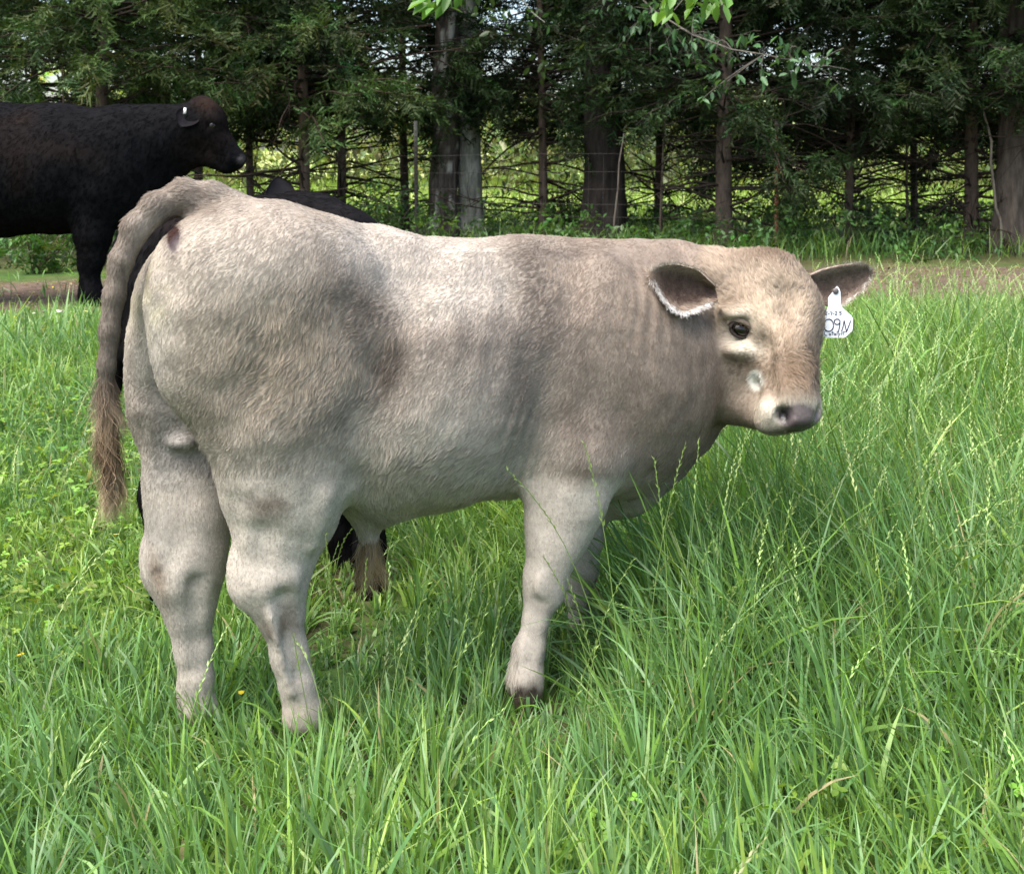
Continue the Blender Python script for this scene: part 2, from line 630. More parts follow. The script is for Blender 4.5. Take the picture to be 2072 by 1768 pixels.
DK = (0.021, 0.041, 0.012)
MID = (0.048, 0.098, 0.024)
OLV = (0.050, 0.085, 0.024)
cedar('cedar at the left end behind the black cow back, grey brown trunk', gx_at(205, 12.6), 12.6, 0.085, low=1.75, base=OLV, crown_r=1.7, dead=18)
cedar('slender cedar just right of the black cow nose', gx_at(508, 13.6), 13.6, 0.05, h=5.0, low=1.7, base=MID, crown_r=1.3, dead=26)
cedar('reddish cedar trunk rising above the black calf ear', gx_at(616, 13.0), 13.0, 0.072, low=1.55, base=OLV, bark=(0.12, 0.085, 0.064), dead=34)
cedar('cedar with dark trunk between the reddish cedar and the pair of thick trunks', gx_at(689, 13.7), 13.7, 0.06, low=1.5, base=DK, dead=34)
cedar('small twin stemmed cedar right of the lichen grey trunk', gx_at(1098, 14.2), 14.2, 0.062, h=5.5, low=1.62, base=DK, dead=36, crown_r=1.6)
cedar('cedar with bare forking lower limbs left of the rusty fence post', gx_at(1462, 12.9), 12.9, 0.105, low=1.45, base=DK, bark=(0.075, 0.058, 0.046), dead=44, crown_r=2.0, dens=1.25)
cedar('bushy cedar with low limbs right of the rusty fence post', gx_at(1715, 13.4), 13.4, 0.055, low=0.95, base=DK, dead=40, crown_r=2.0, dens=1.35)
cedar('cedar beside the thick trunk at the right edge', gx_at(1965, 13.0), 13.0, 0.085, low=1.45, base=DK, dead=40, crown_r=2.0, dens=1.3)
cedar('cedar behind the black cow shoulder with pale green sprays', gx_at(400, 14.6), 14.6, 0.06, low=1.6, base=(0.06, 0.11, 0.035), dead=20, crown_r=1.7)
cedar('rear cedar seen through the gap between the two dark trunks', gx_at(1330, 15.6), 15.6, 0.055, low=1.55, base=MID, dead=30, crown_r=1.8)
cedar('cedar outside the right side whose limbs hang over the strip', gx_at(2230, 12.4), 12.4, 0.09, low=1.4, base=DK, dead=20, crown_r=2.0, dens=1.2)
cedar('cedar at the far left whose limbs reach over the black cow', gx_at(-120, 13.2), 13.2, 0.08, low=1.55, base=MID, dead=14, crown_r=1.8)

cedar('cedar standing behind the flaking trunk, filling the gap above it', gx_at(820, 15.2), 15.2, 0.06, low=1.25, base=DK, dead=24, crown_r=1.8)
cedar('cedar behind the lone thickest dark trunk', gx_at(1215, 15.8), 15.8, 0.07, low=1.3, base=DK, dead=28, crown_r=1.9)
cedar('rear cedar between the rusty post and the bushy cedar', gx_at(1600, 15.4), 15.4, 0.05, low=0.95, base=DK, dead=34, crown_r=1.9)
cedar('rear cedar left of the one beside the right edge trunk', gx_at(1850, 15.0), 15.0, 0.05, low=0.85, base=DK, dead=36, crown_r=1.9)
cedar('rear cedar filling the gap above the black cow back', gx_at(70, 14.9), 14.9, 0.06, low=1.5, base=OLV, dead=20, crown_r=1.9)
broad_tree('thick trunk with flaking dark bark and pale patches, left of a pair', gx_at(897, 14.0), 14.0, 0.175, 8.5, (0.06, 0.05, 0.042), 3.1, 2.6, 420, (0.04, 0.085, 0.022), rough=0.26, name='oak_tree', flakes=0.24)
broad_tree('smooth lichen grey trunk, right of a pair', gx_at(953, 14.15), 14.15, 0.15, 8.5, (0.15, 0.155, 0.13), 3.2, 2.4, 380, (0.045, 0.09, 0.024), rough=0.07, flare=0.15, name='oak_tree', flakes=0.30)
oak = broad_tree('thickest dark trunk standing alone above the calf shoulders', gx_at(1222, 13.6), 13.6, 0.235, 9.0, (0.020, 0.017, 0.015), 3.3, 3.0, 460, (0.035, 0.08, 0.022), rough=0.2, name='oak_tree', flare=0.5)
broad_tree('thick rough trunk at the right edge with a pale vine', gx_at(2048, 12.7), 12.7, 0.2, 8.0, (0.07, 0.058, 0.048), 3.2, 2.4, 360, (0.03, 0.06, 0.02), rough=0.24, name='oak_tree', flare=0.45)

# leafy limbs of the dark oak, leaf by leaf
def leafy_branch(tree, pts, rad, n_leaf, size, colr, spread, side=6, where=None, first=1):
    O = np.array(tree.location)
    pts = np.asarray(pts, float) - O
    mb = MB()
    bcol = np.array([0.11, 0.10, 0.085])
    mb.tube(pts, np.linspace(rad, 0.004, len(pts)), 6, bcol)
    spots = []
    if where is not None:
        for w in where:
            e = np.array(w) - O
            j = int(np.argmin(((pts - e) ** 2).sum(1)))
            m_ = (pts[j] + e) / 2 + rng.normal(size=3) * 0.05 + np.array([0, 0, 0.06])
            t_ = np.linspace(0, 1, 6)[:, None]
            p2 = pts[j] * (1 - t_) ** 2 + 2 * m_ * t_ * (1 - t_) + e * t_ ** 2
            mb.tube(p2, np.linspace(0.005, 0.002, 6), 4, bcol, False)
            spots += list(p2[2:]) + [p2[-1]] * 2
    for k in range(side):
        j = rng.integers(first, len(pts))
        p2 = wander(pts[j], unit((pts[j] - pts[j - 1] + rng.normal(size=3) * 0.4)[None])[0] + rng.normal(size=3) * 0.5, spread, 5, 0.15, -0.04)
        mb.tube(p2, np.linspace(0.005, 0.002, 6), 4, bcol, False)
        spots += list(p2[1:])
    b = mb.build('branch', M_BARK, tree)
    shared = []
    for v in range(6):
        c = np.array(colr) * rng.uniform(0.7, 1.35)
        vv = LEAF_V.copy(); vv[:, 2] *= rng.uniform(0.5, 2.0); vv[3, 2] -= rng.uniform(0, 0.12)
        shared.append(mesh_data('leaf', vv, [LEAF_F], M_LEAF, {'col': np.tile([*c, 1], (6, 1))}))
    for k in range(n_leaf):
        o = bpy.data.objects.new('leaf', shared[k % 6])
        link(o, b)
        o.location = spots[rng.integers(len(spots))] + rng.normal(size=3) * spread * 0.09
        o.rotation_euler = (rng.uniform(-0.8, 0.8), rng.uniform(0.1, 1.3), rng.uniform(0, 6.28))
        s = size * rng.uniform(0.7, 1.25)
        o.scale = (s, s, s)
    return b

top = np.array(P(1222, 0, 13.5)); top[2] = 3.0
wh = [P(rng.uniform(1195, 1500), 0, 1) for k in range(0)]
for k in range(34):
    px = rng.uniform(1190, 1500)
    py = 40 + (px - 1190) * 0.22 + rng.uniform(-62, 60)
    wh.append(P(px, py, 12.6 - (px - 1190) / 455 * 2.3 + rng.normal() * 0.25))
wh += [P(x_, y_, 10.1) for x_, y_ in ((1505, 70), (1530, 85), (1575, 75), (1570, 120), (1620, 100), (1600, 150), (1420, 200), (1470, 165))]
leafy_branch(oak, [top, P(1262, -40, 12.7), P(1320, 20, 12.0), P(1400, 70, 11.2), P(1480, 100, 10.6), P(1545, 110, 10.3), P(1600, 122, 10.1), P(1648, 134, 10.0)], 0.011, 295, 0.098, (0.065, 0.145, 0.06), 0.3, 6, wh, 5)
wh = [P(rng.uniform(1335, 1480), rng.uniform(-30, 22), 5.8 + rng.normal() * 0.15) for k in range(16)]
leafy_branch(oak, [np.array([0.9, 13.2, 3.9]), np.array([1.0, 9.5, 3.4]), P(1330, -260, 7.0), P(1390, -90, 6.0), P(1440, -50, 5.7)], 0.03, 70, 0.10, (0.12, 0.24, 0.05), 0.25, 3, wh, 3)
wh = [P(x_, y_, 6.0) for x_, y_ in ((868, -2), (880, 8), (898, -6), (908, 10), (915, -4), (822, -8))]
leafy_branch(oak, [np.array([0.9, 13.4, 4.2]), np.array([0.4, 9.5, 3.8]), P(860, -250, 7.0), P(885, -90, 6.2), P(895, -50, 6.0)], 0.03, 22, 0.10, (0.11, 0.23, 0.05), 0.16, 2, wh, 3)

# ------------------------------------------------------------------ woods and undergrowth beyond
def leaf_mass(name, pos, scl, col, mat=M_LEAF, dirs=None, T=None, **props):
    T = T or LEAF_T
    mb = MB()
    n = len(pos)
    d = rng.normal(size=(n, 3)) if dirs is None else dirs
    which = rng.integers(0, 4, n)
    for k in range(4):
        q = which == k
        scatter(mb, T[k][0], T[k][1], pos[q], frames(d[q], rng.uniform(-1, 1, q.sum())), scl[q], col[q], T[k][2])
    return mb.build(name, mat, None, **props)

pos, scl, col = [], [], []
for k in range(64):
    Y = rng.uniform(27, 44)
    X = rng.uniform(-0.55, 0.55) * Y
    r_ = rng.uniform(1.2, 2.6)
    hh = rng.uniform(1.2, 3.4) * (1.25 if rng.random() < 0.3 else 1)
    n = int(95 * r_)
    d = unit(rng.normal(size=(n, 3))) * rng.uniform(0.6, 1.0, (n, 1))
    c = np.array([X, Y, hh * 0.5])
    pos.append(c + d * (r_, r_, hh * 0.62)); scl.append(rng.uniform(0.32, 0.7, n))
    col.append(jitter_col(np.array([0.23, 0.29, 0.115]) * rng.uniform(0.25, 1.4), n, 0.35))  # sunlit brightness put into the leaf colour, tone random per clump
leaf_mass('far_woods', np.concatenate(pos), np.concatenate(scl), np.concatenate(col), T=LEAF_S, kind='stuff')

# the weedy growth under the trees
n = 4400
Y = rng.uniform(11.2, 17.5, n)
X = rng.uniform(-0.52, 0.52, n) * Y
keep = (fbm(xy3(X, Y), 0.9, 3, 2) + 0.35 * (np.abs(X) > 1.5) > 0.02) & (Y > 11.0 + 0.13 * X)
X, Y = X[keep], Y[keep]
Z = gz(X, Y) + rng.random(len(X)) ** 1.6 * 0.42 * (1 + 0.6 * fbm(xy3(X, Y), 0.7, 2, 1))
leaf_mass('undergrowth', np.stack([X, Y, Z], -1), rng.uniform(0.10, 0.24, len(X)), jitter_col((0.06, 0.125, 0.03), len(X), 0.3), kind='stuff')

# sparse shrubs close to the fence
def shrub(label, px, Y, h, w, c, n=110):
    t = thing('shrub', label, 'shrub', (gx_at(px, Y), Y, float(gz(gx_at(px, Y), Y))), 0, 'shrubs along the fence')
    mb = MB()
    cm_p, cm_d, cm_s = [], [], []
    for k in range(9):
        a = rng.uniform(0, 6.28)
        pts = wander((0, 0, -0.03), (math.cos(a) * w * 0.6, math.sin(a) * w * 0.6, h), h * rng.uniform(0.7, 1.1), 6, 0.13)
        mb.tube(pts, np.linspace(0.009, 0.003, 7), 4, np.array([0.10, 0.075, 0.05]), False)
        for q in range(n // 9):
            cm_p.append(pts[rng.integers(2, 7)] + rng.normal(size=3) * 0.07); cm_d.append(rng.normal(size=3)); cm_s.append(rng.uniform(0.10, 0.2))
    mb.build('stems', M_BARK, t, kind='stuff')
    cm = MB()
    T = LEAF_T[1]
    scatter(cm, T[0], T[1], np.array(cm_p), frames(np.array(cm_d), rng.uniform(-1, 1, len(cm_p))), np.array(cm_s), jitter_col(c, len(cm_p), 0.25), T[2])
    cm.build('foliage', M_LEAF, t)
shrub('bright green shrub below the gap left of the flaking trunk', 780, 13.2, 0.75, 0.5, (0.09, 0.17, 0.04))
shrub('leafy shrub behind the rusty fence post', 1600, 14.6, 0.9, 0.6, (0.07, 0.13, 0.04))
shrub('low shrub under the bushy cedar right of the rusty post', 1790, 12.9, 0.6, 0.5, (0.045, 0.095, 0.03))
shrub('leafy shrub under the black cow belly', 70, 11.0, 0.6, 0.6, (0.06, 0.13, 0.03))
shrub('shrub left of the thickest dark trunk, seen through cedar limbs', 1150, 14.8, 0.8, 0.5, (0.10, 0.17, 0.045))

# dead leaves and chips on the trodden strip
n = 9000
X = rng.uniform(-5, 5.5, n); Y = rng.uniform(8, 12.6, n)
q = strip(X, Y) > 0.35
X, Y = X[q], Y[q]
mb = MB()
d = rng.normal(size=(len(X), 3)) * (1, 1, 0.25)
scatter(mb, LEAF_V, LEAF_F, np.stack([X, Y, gz(X, Y) + 0.006], -1), frames(d, rng.uniform(-0.5, 0.5, len(X))), rng.uniform(0.015, 0.05, len(X)), jitter_col((0.22, 0.17, 0.11), len(X), 0.45))
mb.build('leaf_litter', M_LEAF, None, kind='stuff')

# ------------------------------------------------------------------ fence
FY = 12.75
fence = thing('wire_fence', 'woven wire fence on steel posts running along the tree row', 'fence', (0, FY, 0))
def fpost(px, c, tilt=0.0):
    x = gx_at(px, FY)
    z0 = float(gz(x, FY))
    mb = MB()
    w, t_, d_ = 0.021, 0.004, 0.028
    prof = np.array([(-w, 0), (w, 0), (w, t_), (t_ / 1.5, t_), (t_ / 1.5, d_), (-t_ / 1.5, d_), (-t_ / 1.5, t_), (-w, t_)])
    zs = np.linspace(z0 - 0.1, z0 + 1.42, 12)
    V = np.concatenate([np.stack([prof[:, 0] + x + tilt * (z - z0), prof[:, 1], np.full(8, z)], -1) for z in zs])
    i = np.arange(11)[:, None] * 8; j = np.arange(8)[None]; j2 = (j + 1) % 8
    F = np.stack([i + j, i + j2, i + 8 + j2, i + 8 + j], -1).reshape(-1, 4)
    top_c = sm(np.repeat(zs, 8), z0 + 1.1, z0 + 1.25)[:, None]
    mb.add(V, F, np.array(c) * (1 - top_c) + np.array([0.10, 0.10, 0.085]) * top_c)
    mb.add(V[-8:], np.array([[0, 1, 2, 7], [3, 4, 5, 6]]), (0.1, 0.1, 0.085))
    for z in np.arange(z0 + 0.15, z0 + 1.35, 0.055):
        b = np.array([(-0.006, -0.004, -0.008), (0.006, -0.004, -0.008), (0.006, -0.004, 0.008), (-0.006, -0.004, 0.008), (-0.006, 0.001, -0.008), (0.006, 0.001, -0.008), (0.006, 0.001, 0.008), (-0.006, 0.001, 0.008)]) + (x + tilt * (z - z0), 0, z)
        mb.add(b, np.array([[0, 1, 2, 3], [0, 4, 5, 1], [1, 5, 6, 2], [2, 6, 7, 3], [3, 7, 4, 0]]), np.array(c) * 0.9)
    o = mb.build('fence_post', M_STEEL, fence, smooth=False)
    return o
fpost(1570, (0.22, 0.075, 0.045), 0.004)['label'] = 'rust red steel fence post'
fpost(843, (0.035, 0.03, 0.026), -0.01)['label'] = 'dark weathered fence post'
fpost(116, (0.08, 0.05, 0.04))
fpost(2297, (0.2, 0.08, 0.05))
wx = np.linspace(-6.8, 7.2, 57)
heights = (0.12, 0.25, 0.38, 0.52, 0.68, 0.86, 1.05)
for k, z in enumerate(heights):
    mb = MB()
    mb.tube(np.stack([wx, np.full(57, -0.004), gz(wx, np.full(57, FY)) + z + 0.008 * np.sin(wx * 1.7 + k)], -1), 0.0018, 4, np.array([0.07, 0.06, 0.055]), False)
    mb.build('wire', M_STEEL, fence)
mb = MB()
for x in np.arange(-6.7, 7.1, 0.16):
    zz = np.linspace(0.12, 1.05, 7)
    mb.tube(np.stack([np.full(7, x) + 0.004 * np.sin(zz * 9), np.full(7, -0.007), float(gz(x, FY)) + zz], -1), 0.0012, 3, np.array([0.07, 0.06, 0.055]), False)
mb.build('stay_wires', M_STEEL, fence, kind='stuff')

# vine and leaning dead sapling
mb = MB()
vp = np.array([P(1985, 215, 12.42), P(1996, 250, 12.4), P(2005, 285, 12.38), P(2004, 330, 12.4), P(2010, 375, 12.4), P(2014, 420, 12.38), P(2024, 445, 12.42), P(2026, 480, 12.4), P(2022, 520, 12.4)])
vp[-1][2] = gz(vp[-1][0], vp[-1][1]) - 0.01
mb.tube(vp, np.linspace(0.012, 0.015, 9), 6, np.array([0.15, 0.13, 0.105]), True, 0.1)
tag(mb.build('vine', M_BARK), 'pale woody vine winding beside the thick trunk at the right edge', 'vine')
mb = MB()
sp = np.array([P(1238, 500, 12.5), P(1243, 440, 12.5), P(1250, 380, 12.52), P(1252, 330, 12.55), P(1262, 270, 12.6)])
sp[0][2] = gz(sp[0][0], sp[0][1]) - 0.01
mb.tube(sp, np.linspace(0.012, 0.007, 5), 7, np.array([0.10, 0.085, 0.07]), True, 0.1)
tag(mb.build('dead_sapling', M_BARK), 'thin bare dead stem leaning in front of the thickest dark trunk', 'sapling')
for lab, px, Y, hh, rr in (('thin straight sapling between the thickest dark trunk and the forked cedar', 1333, 13.3, 2.6, 0.016), ('thin dark sapling under the cedar limbs near the right edge', 1838, 13.5, 2.4, 0.018), ('pale sapling rising behind the black cow belly', 128, 12.2, 2.0, 0.018)):
    t = thing('sapling', lab, 'sapling', (gx_at(px, Y), Y, float(gz(gx_at(px, Y), Y))), 0, 'saplings along the fence')
    mb = MB(); pts = wander((0, 0, -0.04), (0, 0, 1), hh, 9, 0.03)
    mb.tube(pts, np.linspace(rr, rr * 0.4, 10), 6, np.array([0.09, 0.07, 0.055]))
    cm = MB()
    lp = []
    for k in range(7):
        p2 = wander(pts[rng.integers(4, 10)], rng.normal(size=3) + (0, 0, 0.4), 0.5, 4, 0.15)
        mb.tube(p2, np.linspace(0.005, 0.002, 5), 3, np.array([0.09, 0.07, 0.055]), False)
        lp += list(p2[2:])
    mb.build('trunk', M_BARK, t)
    lp = np.array(lp)
    scatter(cm, LEAF_T[0][0], LEAF_T[0][1], lp, frames(rng.normal(size=lp.shape), rng.uniform(-1, 1, len(lp))), rng.uniform(0.12, 0.22, len(lp)), jitter_col((0.06, 0.13, 0.03), len(lp)), LEAF_T[0][2])
    cm.build('crown', M_LEAF, t)

# ------------------------------------------------------------------ animals: smooth bodies from blended forms
class Body:
    def __init__(s, lo, hi, h):
        s.lo = np.array(lo, float); s.h = h
        s.n = (np.ceil((np.array(hi) - s.lo) / h)).astype(int) + 1
        s.D = np.full(s.n, 0.25, np.float32)
    def region(s, a, b):
        i0 = np.clip(np.floor((np.minimum(a, b) - s.lo) / s.h).astype(int), 0, s.n - 1)
        i1 = np.clip(np.ceil((np.maximum(a, b) - s.lo) / s.h).astype(int) + 1, 1, s.n)
        sl_ = tuple(slice(int(p), int(q)) for p, q in zip(i0, i1))
        ax = [((np.arange(int(p), int(q)) * s.h + o)).astype(np.float32) for p, q, o in zip(i0, i1, s.lo)]
        X, Y, Z = np.meshgrid(*ax, indexing='ij', sparse=True)
        return sl_, X, Y, Z
    def blend(s, sl_, d, k, op):
        A = s.D[sl_]
        if op == '+':
            h_ = np.clip(0.5 + 0.5 * (A - d) / k, 0, 1)
            s.D[sl_] = A * (1 - h_) + d * h_ - k * h_ * (1 - h_)
        else:
            h_ = np.clip(0.5 - 0.5 * (A + d) / k, 0, 1)
            s.D[sl_] = A * (1 - h_) - d * h_ + k * h_ * (1 - h_)
    def ell(s, c, r, k=0.04, axes=None, op='+'):
        c = np.array(c, float); r = np.array(r, float)
        m = r.max() + k + 0.05
        sl_, X, Y, Z = s.region(c - m, c + m)
        dx, dy, dz = X - c[0], Y - c[1], Z - c[2]
        if axes is not None:
            a = np.array(axes, float)
            dx, dy, dz = (dx * a[0, 0] + dy * a[0, 1] + dz * a[0, 2], dx * a[1, 0] + dy * a[1, 1] + dz * a[1, 2], dx * a[2, 0] + dy * a[2, 1] + dz * a[2, 2])
        k0 = np.sqrt((dx / r[0]) ** 2 + (dy / r[1]) ** 2 + (dz / r[2]) ** 2)
        k1 = np.sqrt((dx / r[0] ** 2) ** 2 + (dy / r[1] ** 2) ** 2 + (dz / r[2] ** 2) ** 2)
        s.blend(sl_, k0 * (k0 - 1) / np.maximum(k1, 1e-6), k, op)
    def cap(s, a, b, ra, rb, k=0.03, vr=1.0, op='+'):
        """tapered limb segment; vr narrows it along the second axis"""
        a = np.array(a, float); b = np.array(b, float)
        m = max(ra, rb) + k + 0.05
        sl_, X, Y, Z = s.region(np.minimum(a, b) - m, np.maximum(a, b) + m)
        ab = b - a
        ab2 = ab * (1, 1 / vr, 1)
        px, py, pz = X - a[0], (Y - a[1]) / vr, Z - a[2]
        t = np.clip((px * ab2[0] + py * ab2[1] + pz * ab2[2]) / (ab2 @ ab2 + 1e-9), 0, 1)
        d = np.sqrt((px - t * ab2[0]) ** 2 + (py - t * ab2[1]) ** 2 + (pz - t * ab2[2]) ** 2) - (ra + (rb - ra) * t)
        s.blend(sl_, d * min(1, vr * 1.1), k, op)
    def chain(s, pts, k=0.03, vr=1.0):
        for p, q in zip(pts[:-1], pts[1:]):
            s.cap(p[:3], q[:3], p[3], q[3], k, vr)
    def points(s):
        ax = [np.arange(n) * s.h + o for n, o in zip(s.n, s.lo)]
        return np.meshgrid(*ax, indexing='ij', sparse=True)
    def surface(s):
        D = s.D
        n = s.n
        ins = D < 0
        c = np.zeros(n - 1, np.uint8)
        for dx in (0, 1):
            for dy in (0, 1):
                for dz in (0, 1):
                    c += ins[dx:n[0] - 1 + dx, dy:n[1] - 1 + dy, dz:n[2] - 1 + dz]
        act = (c > 0) & (c < 8)
        ci = np.argwhere(act)
        idm = np.full(n - 1, -1, np.int32)
        idm[act] = np.arange(len(ci))
        acc = np.zeros((len(ci), 3)); cnt = np.zeros(len(ci))
        corners = np.array([(x, y, z) for x in (0, 1) for y in (0, 1) for z in (0, 1)])
        vals = np.stack([D[ci[:, 0] + o[0], ci[:, 1] + o[1], ci[:, 2] + o[2]] for o in corners], 1)
        for i in range(8):
            for j in range(i + 1, 8):
                if np.abs(corners[i] - corners[j]).sum() != 1:
                    continue
                a, b = vals[:, i], vals[:, j]
                q = (a < 0) != (b < 0)
                t = a[q] / (a[q] - b[q])
                acc[q] += corners[i] + (corners[j] - corners[i]) * t[:, None]
                cnt[q] += 1
        V = (ci + acc / cnt[:, None]) * s.h + s.lo
        F = []
        for ax in range(3):
            u, v = (ax + 1) % 3, (ax + 2) % 3
            sa = [slice(None)] * 3; sb = [slice(None)] * 3
            sa[ax] = slice(0, -1); sb[ax] = slice(1, None)
            A, B = ins[tuple(sa)], ins[tuple(sb)]
            e = np.argwhere(A != B)
            e = e[(e[:, u] > 0) & (e[:, v] > 0) & (e[:, u] < n[u] - 1) & (e[:, v] < n[v] - 1)]
            du = np.zeros(3, int); du[u] = 1
            dv_ = np.zeros(3, int); dv_[v] = 1
            g = lambda w: idm[w[:, 0], w[:, 1], w[:, 2]]
            q = np.stack([g(e - du - dv_), g(e - dv_), g(e), g(e - du)], 1)
            fl = A[e[:, 0], e[:, 1], e[:, 2]]
            q[~fl] = q[~fl][:, ::-1]
            F.append(q)
        F = np.concatenate(F)
        F = F[(F >= 0).all(1)]
        # keep the largest piece, light relaxation
        for _ in range(2):
            ac = np.zeros_like(V); ct = np.zeros(len(V))
            for a, b in ((0, 1), (1, 2), (2, 3), (3, 0)):
                np.add.at(ac, F[:, a], V[F[:, b]]); np.add.at(ct, F[:, a], 1)
                np.add.at(ac, F[:, b], V[F[:, a]]); np.add.at(ct, F[:, b], 1)
            V = V * 0.5 + 0.5 * ac / np.maximum(ct, 1)[:, None]
        fn = np.cross(V[F[:, 2]] - V[F[:, 0]], V[F[:, 3]] - V[F[:, 1]])
        VN = np.zeros_like(V)
        for a in range(4):
            np.add.at(VN, F[:, a], fn)
        return V, F, unit(VN)

class Frame:
    """an animal's own axes: x forward, y to its camera side, z up, and how picture positions fall on them"""
    def __init__(s, A, yaw):
        s.A = np.array([A[0], A[1], 0.0])
        s.U = np.array([math.cos(yaw), math.sin(yaw)])
        s.Vv = np.array([math.sin(yaw), -math.cos(yaw)])
        s.rz = yaw
    def M(s, px, py, v=0.0):
        k = (px - CX) / FPX
        t = (k * (s.A[1] + v * s.Vv[1]) - s.A[0] - v * s.Vv[0]) / (s.U[0] - k * s.U[1])
        Y = s.A[1] + t * s.U[1] + v * s.Vv[1]
        return np.array([t, v, CAMZ - (py - HY) / FPX * Y])
    def L(s, px, py, Y):
        w = P(px, py, Y) - s.A
        return np.array([w[0] * s.U[0] + w[1] * s.U[1], w[0] * s.Vv[0] + w[1] * s.Vv[1], w[2]])
    def c4(s, px, py, v, rpx):
        m = s.M(px, py, v)
        Y = s.A[1] + m[0] * s.U[1] + v * s.Vv[1]
        return (*m, rpx * Y / FPX)
    def to_world(s, p):
        p = np.asarray(p)
        return np.stack([s.A[0] + p[..., 0] * s.U[0] + p[..., 1] * s.Vv[0], s.A[1] + p[..., 0] * s.U[1] + p[..., 1] * s.Vv[1], p[..., 2]], -1)
    # Blender's rotation by rz turns local +y to (-sin, cos): mirror y so that +y is the camera side
    def fix(s, V):
        V = np.array(V, float)
        V[..., 1] *= -1
        return V

def flip(F):
    return F[:, ::-1]

def strands(name, root, nrm, dirn, length, col, radius, parent, bend=1.0, lift=0.3, clump=0.009, clump_amt=0.5, npt=4, wave=0.0, root_dark=0.62, mat=None, **props):
    """hairs grown from skin points"""
    n = len(root)
    length = np.broadcast_to(length, (n,))
    dirn = unit(dirn - (dirn * nrm).sum(-1, keepdims=True) * nrm * 0.92)
    cell = np.floor(root / clump)
    h = np.sin(cell @ np.array([127.1, 311.7, 74.7])) * 43758.5453
    j = np.stack([h, h * 1.7 + 3.1, h * 2.3 + 7.7], -1)
    j = j - np.floor(j)
    cen = (cell + 0.2 + 0.6 * j) * clump
    off = cen - root
    off -= (off * nrm).sum(-1, keepdims=True) * nrm
    cdir = unit(dirn + (j - 0.5) * 0.5)
    pts = np.zeros((n, npt, 3), np.float32)
    for k in range(npt):
        s_ = k / (npt - 1)
        up = lift * (s_ - 0.55 * bend * s_ * s_)
        p = root + cdir * (length * s_)[:, None] + nrm * (length * up)[:, None] + off * (clump_amt * s_ ** 1.3)
        if wave:
            w = unit(np.cross(cdir, nrm))
            p = p + w * (np.sin(s_ * 7 + j[:, :1] * 6.28) * (wave * length)[:, None] * s_)
        pts[:, k] = p
    bri = (0.78 + 0.44 * j[:, 2]) * (0.85 + 0.3 * rng.random(n))
    c = np.clip(col * bri[:, None], 0.003, 0.95)
    cu = bpy.data.hair_curves.new(name)
    cu.add_curves([npt] * n)
    cu.attributes['position'].data.foreach_set('vector', pts.reshape(-1))
    ra = cu.attributes.get('radius') or cu.attributes.new('radius', 'FLOAT', 'POINT')
    prof = np.linspace(1, 0.25, npt)
    rad = (np.broadcast_to(radius, (n,))[:, None] * prof[None]).astype(np.float32)
    ra.data.foreach_set('value', rad.ravel())
    at = cu.attributes.new('col', 'FLOAT_COLOR', 'POINT')
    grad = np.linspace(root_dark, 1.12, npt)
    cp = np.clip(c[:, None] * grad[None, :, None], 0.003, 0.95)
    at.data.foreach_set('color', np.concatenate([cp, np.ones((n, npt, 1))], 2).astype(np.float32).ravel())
    an = cu.attributes.new('skin_normal', 'FLOAT_VECTOR', 'CURVE')
    an.data.foreach_set('vector', nrm.astype(np.float32).ravel())
    cu.materials.append(mat or M_FUR)
    o = bpy.data.objects.new(name, cu)
    link(o, parent)
    for k, v in props.items():
        o[k] = v
    return o

def sample(V, F, VN, n, weight=None):
    """points on a mesh of quads: face indices, positions, normals, barycentric"""
    a, b, c, d = (V[F[:, i]] for i in range(4))
    ar = 0.5 * np.linalg.norm(np.cross(c - a, d - b), axis=1)
    if weight is not None:
        ar = ar * weight
    f = rng.choice(len(F), n, p=ar / ar.sum())
    u, v = rng.random((2, n, 1))
    w = [(1 - u) * (1 - v), u * (1 - v), u * v, (1 - u) * v]
    p = sum(w[i] * V[F[f, i]] for i in range(4))
    nn = unit(sum(w[i] * VN[F[f, i]] for i in range(4)))
    return f, p, nn, w

def ball(mb, c, r, col=None, nu=20, nv=12, axes=None):
    u = np.linspace(0, 2 * np.pi, nu, endpoint=False)
    v = np.linspace(0, np.pi, nv)
    V = np.stack([np.cos(u)[None] * np.sin(v)[:, None], np.sin(u)[None] * np.sin(v)[:, None], np.cos(v)[:, None] * np.ones((1, nu))], -1).reshape(-1, 3) * np.array(r)
    if axes is not None:
        V = V @ np.array(axes)
    V = V + np.array(c)
    i = np.arange(nv - 1)[:, None] * nu; j = np.arange(nu)[None]; j2 = (j + 1) % nu
    F = np.stack([i + j, i + nu + j, i + nu + j2, i + j2], -1).reshape(-1, 4)
    mb.add(V, F, col)

# ---------------- the pale calf
fr = Frame((-0.42, 2.29), R(25))
M, L, c4 = fr.M, fr.L, fr.c4
bo = Body((-0.47, -0.36, -0.06), (1.25, 0.38, 1.10), 0.006)
# trunk of the body
bo.chain([c4(455, 596, 0, 168), c4(640, 678, 0, 222), c4(850, 764, 0, 252), c4(1050, 738, 0, 248), c4(1220, 752, 0, 262)], 0.05, 0.74)
bo.ell(M(520, 560, 0.06), (0.17, 0.12, 0.135), 0.06)            # hip
bo.ell(M(850, 780, 0.03), (0.24, 0.205, 0.23), 0.06)             # paunch
bo.chain([c4(470, 470, 0, 50), c4(560, 478, 0, 50), c4(650, 500, 0, 50), c4(770, 524, 0, 48), c4(900, 542, 0, 48), c4(1050, 552, 0, 48), c4(1200, 548, 0, 48)], 0.05, 1.6)   # back line
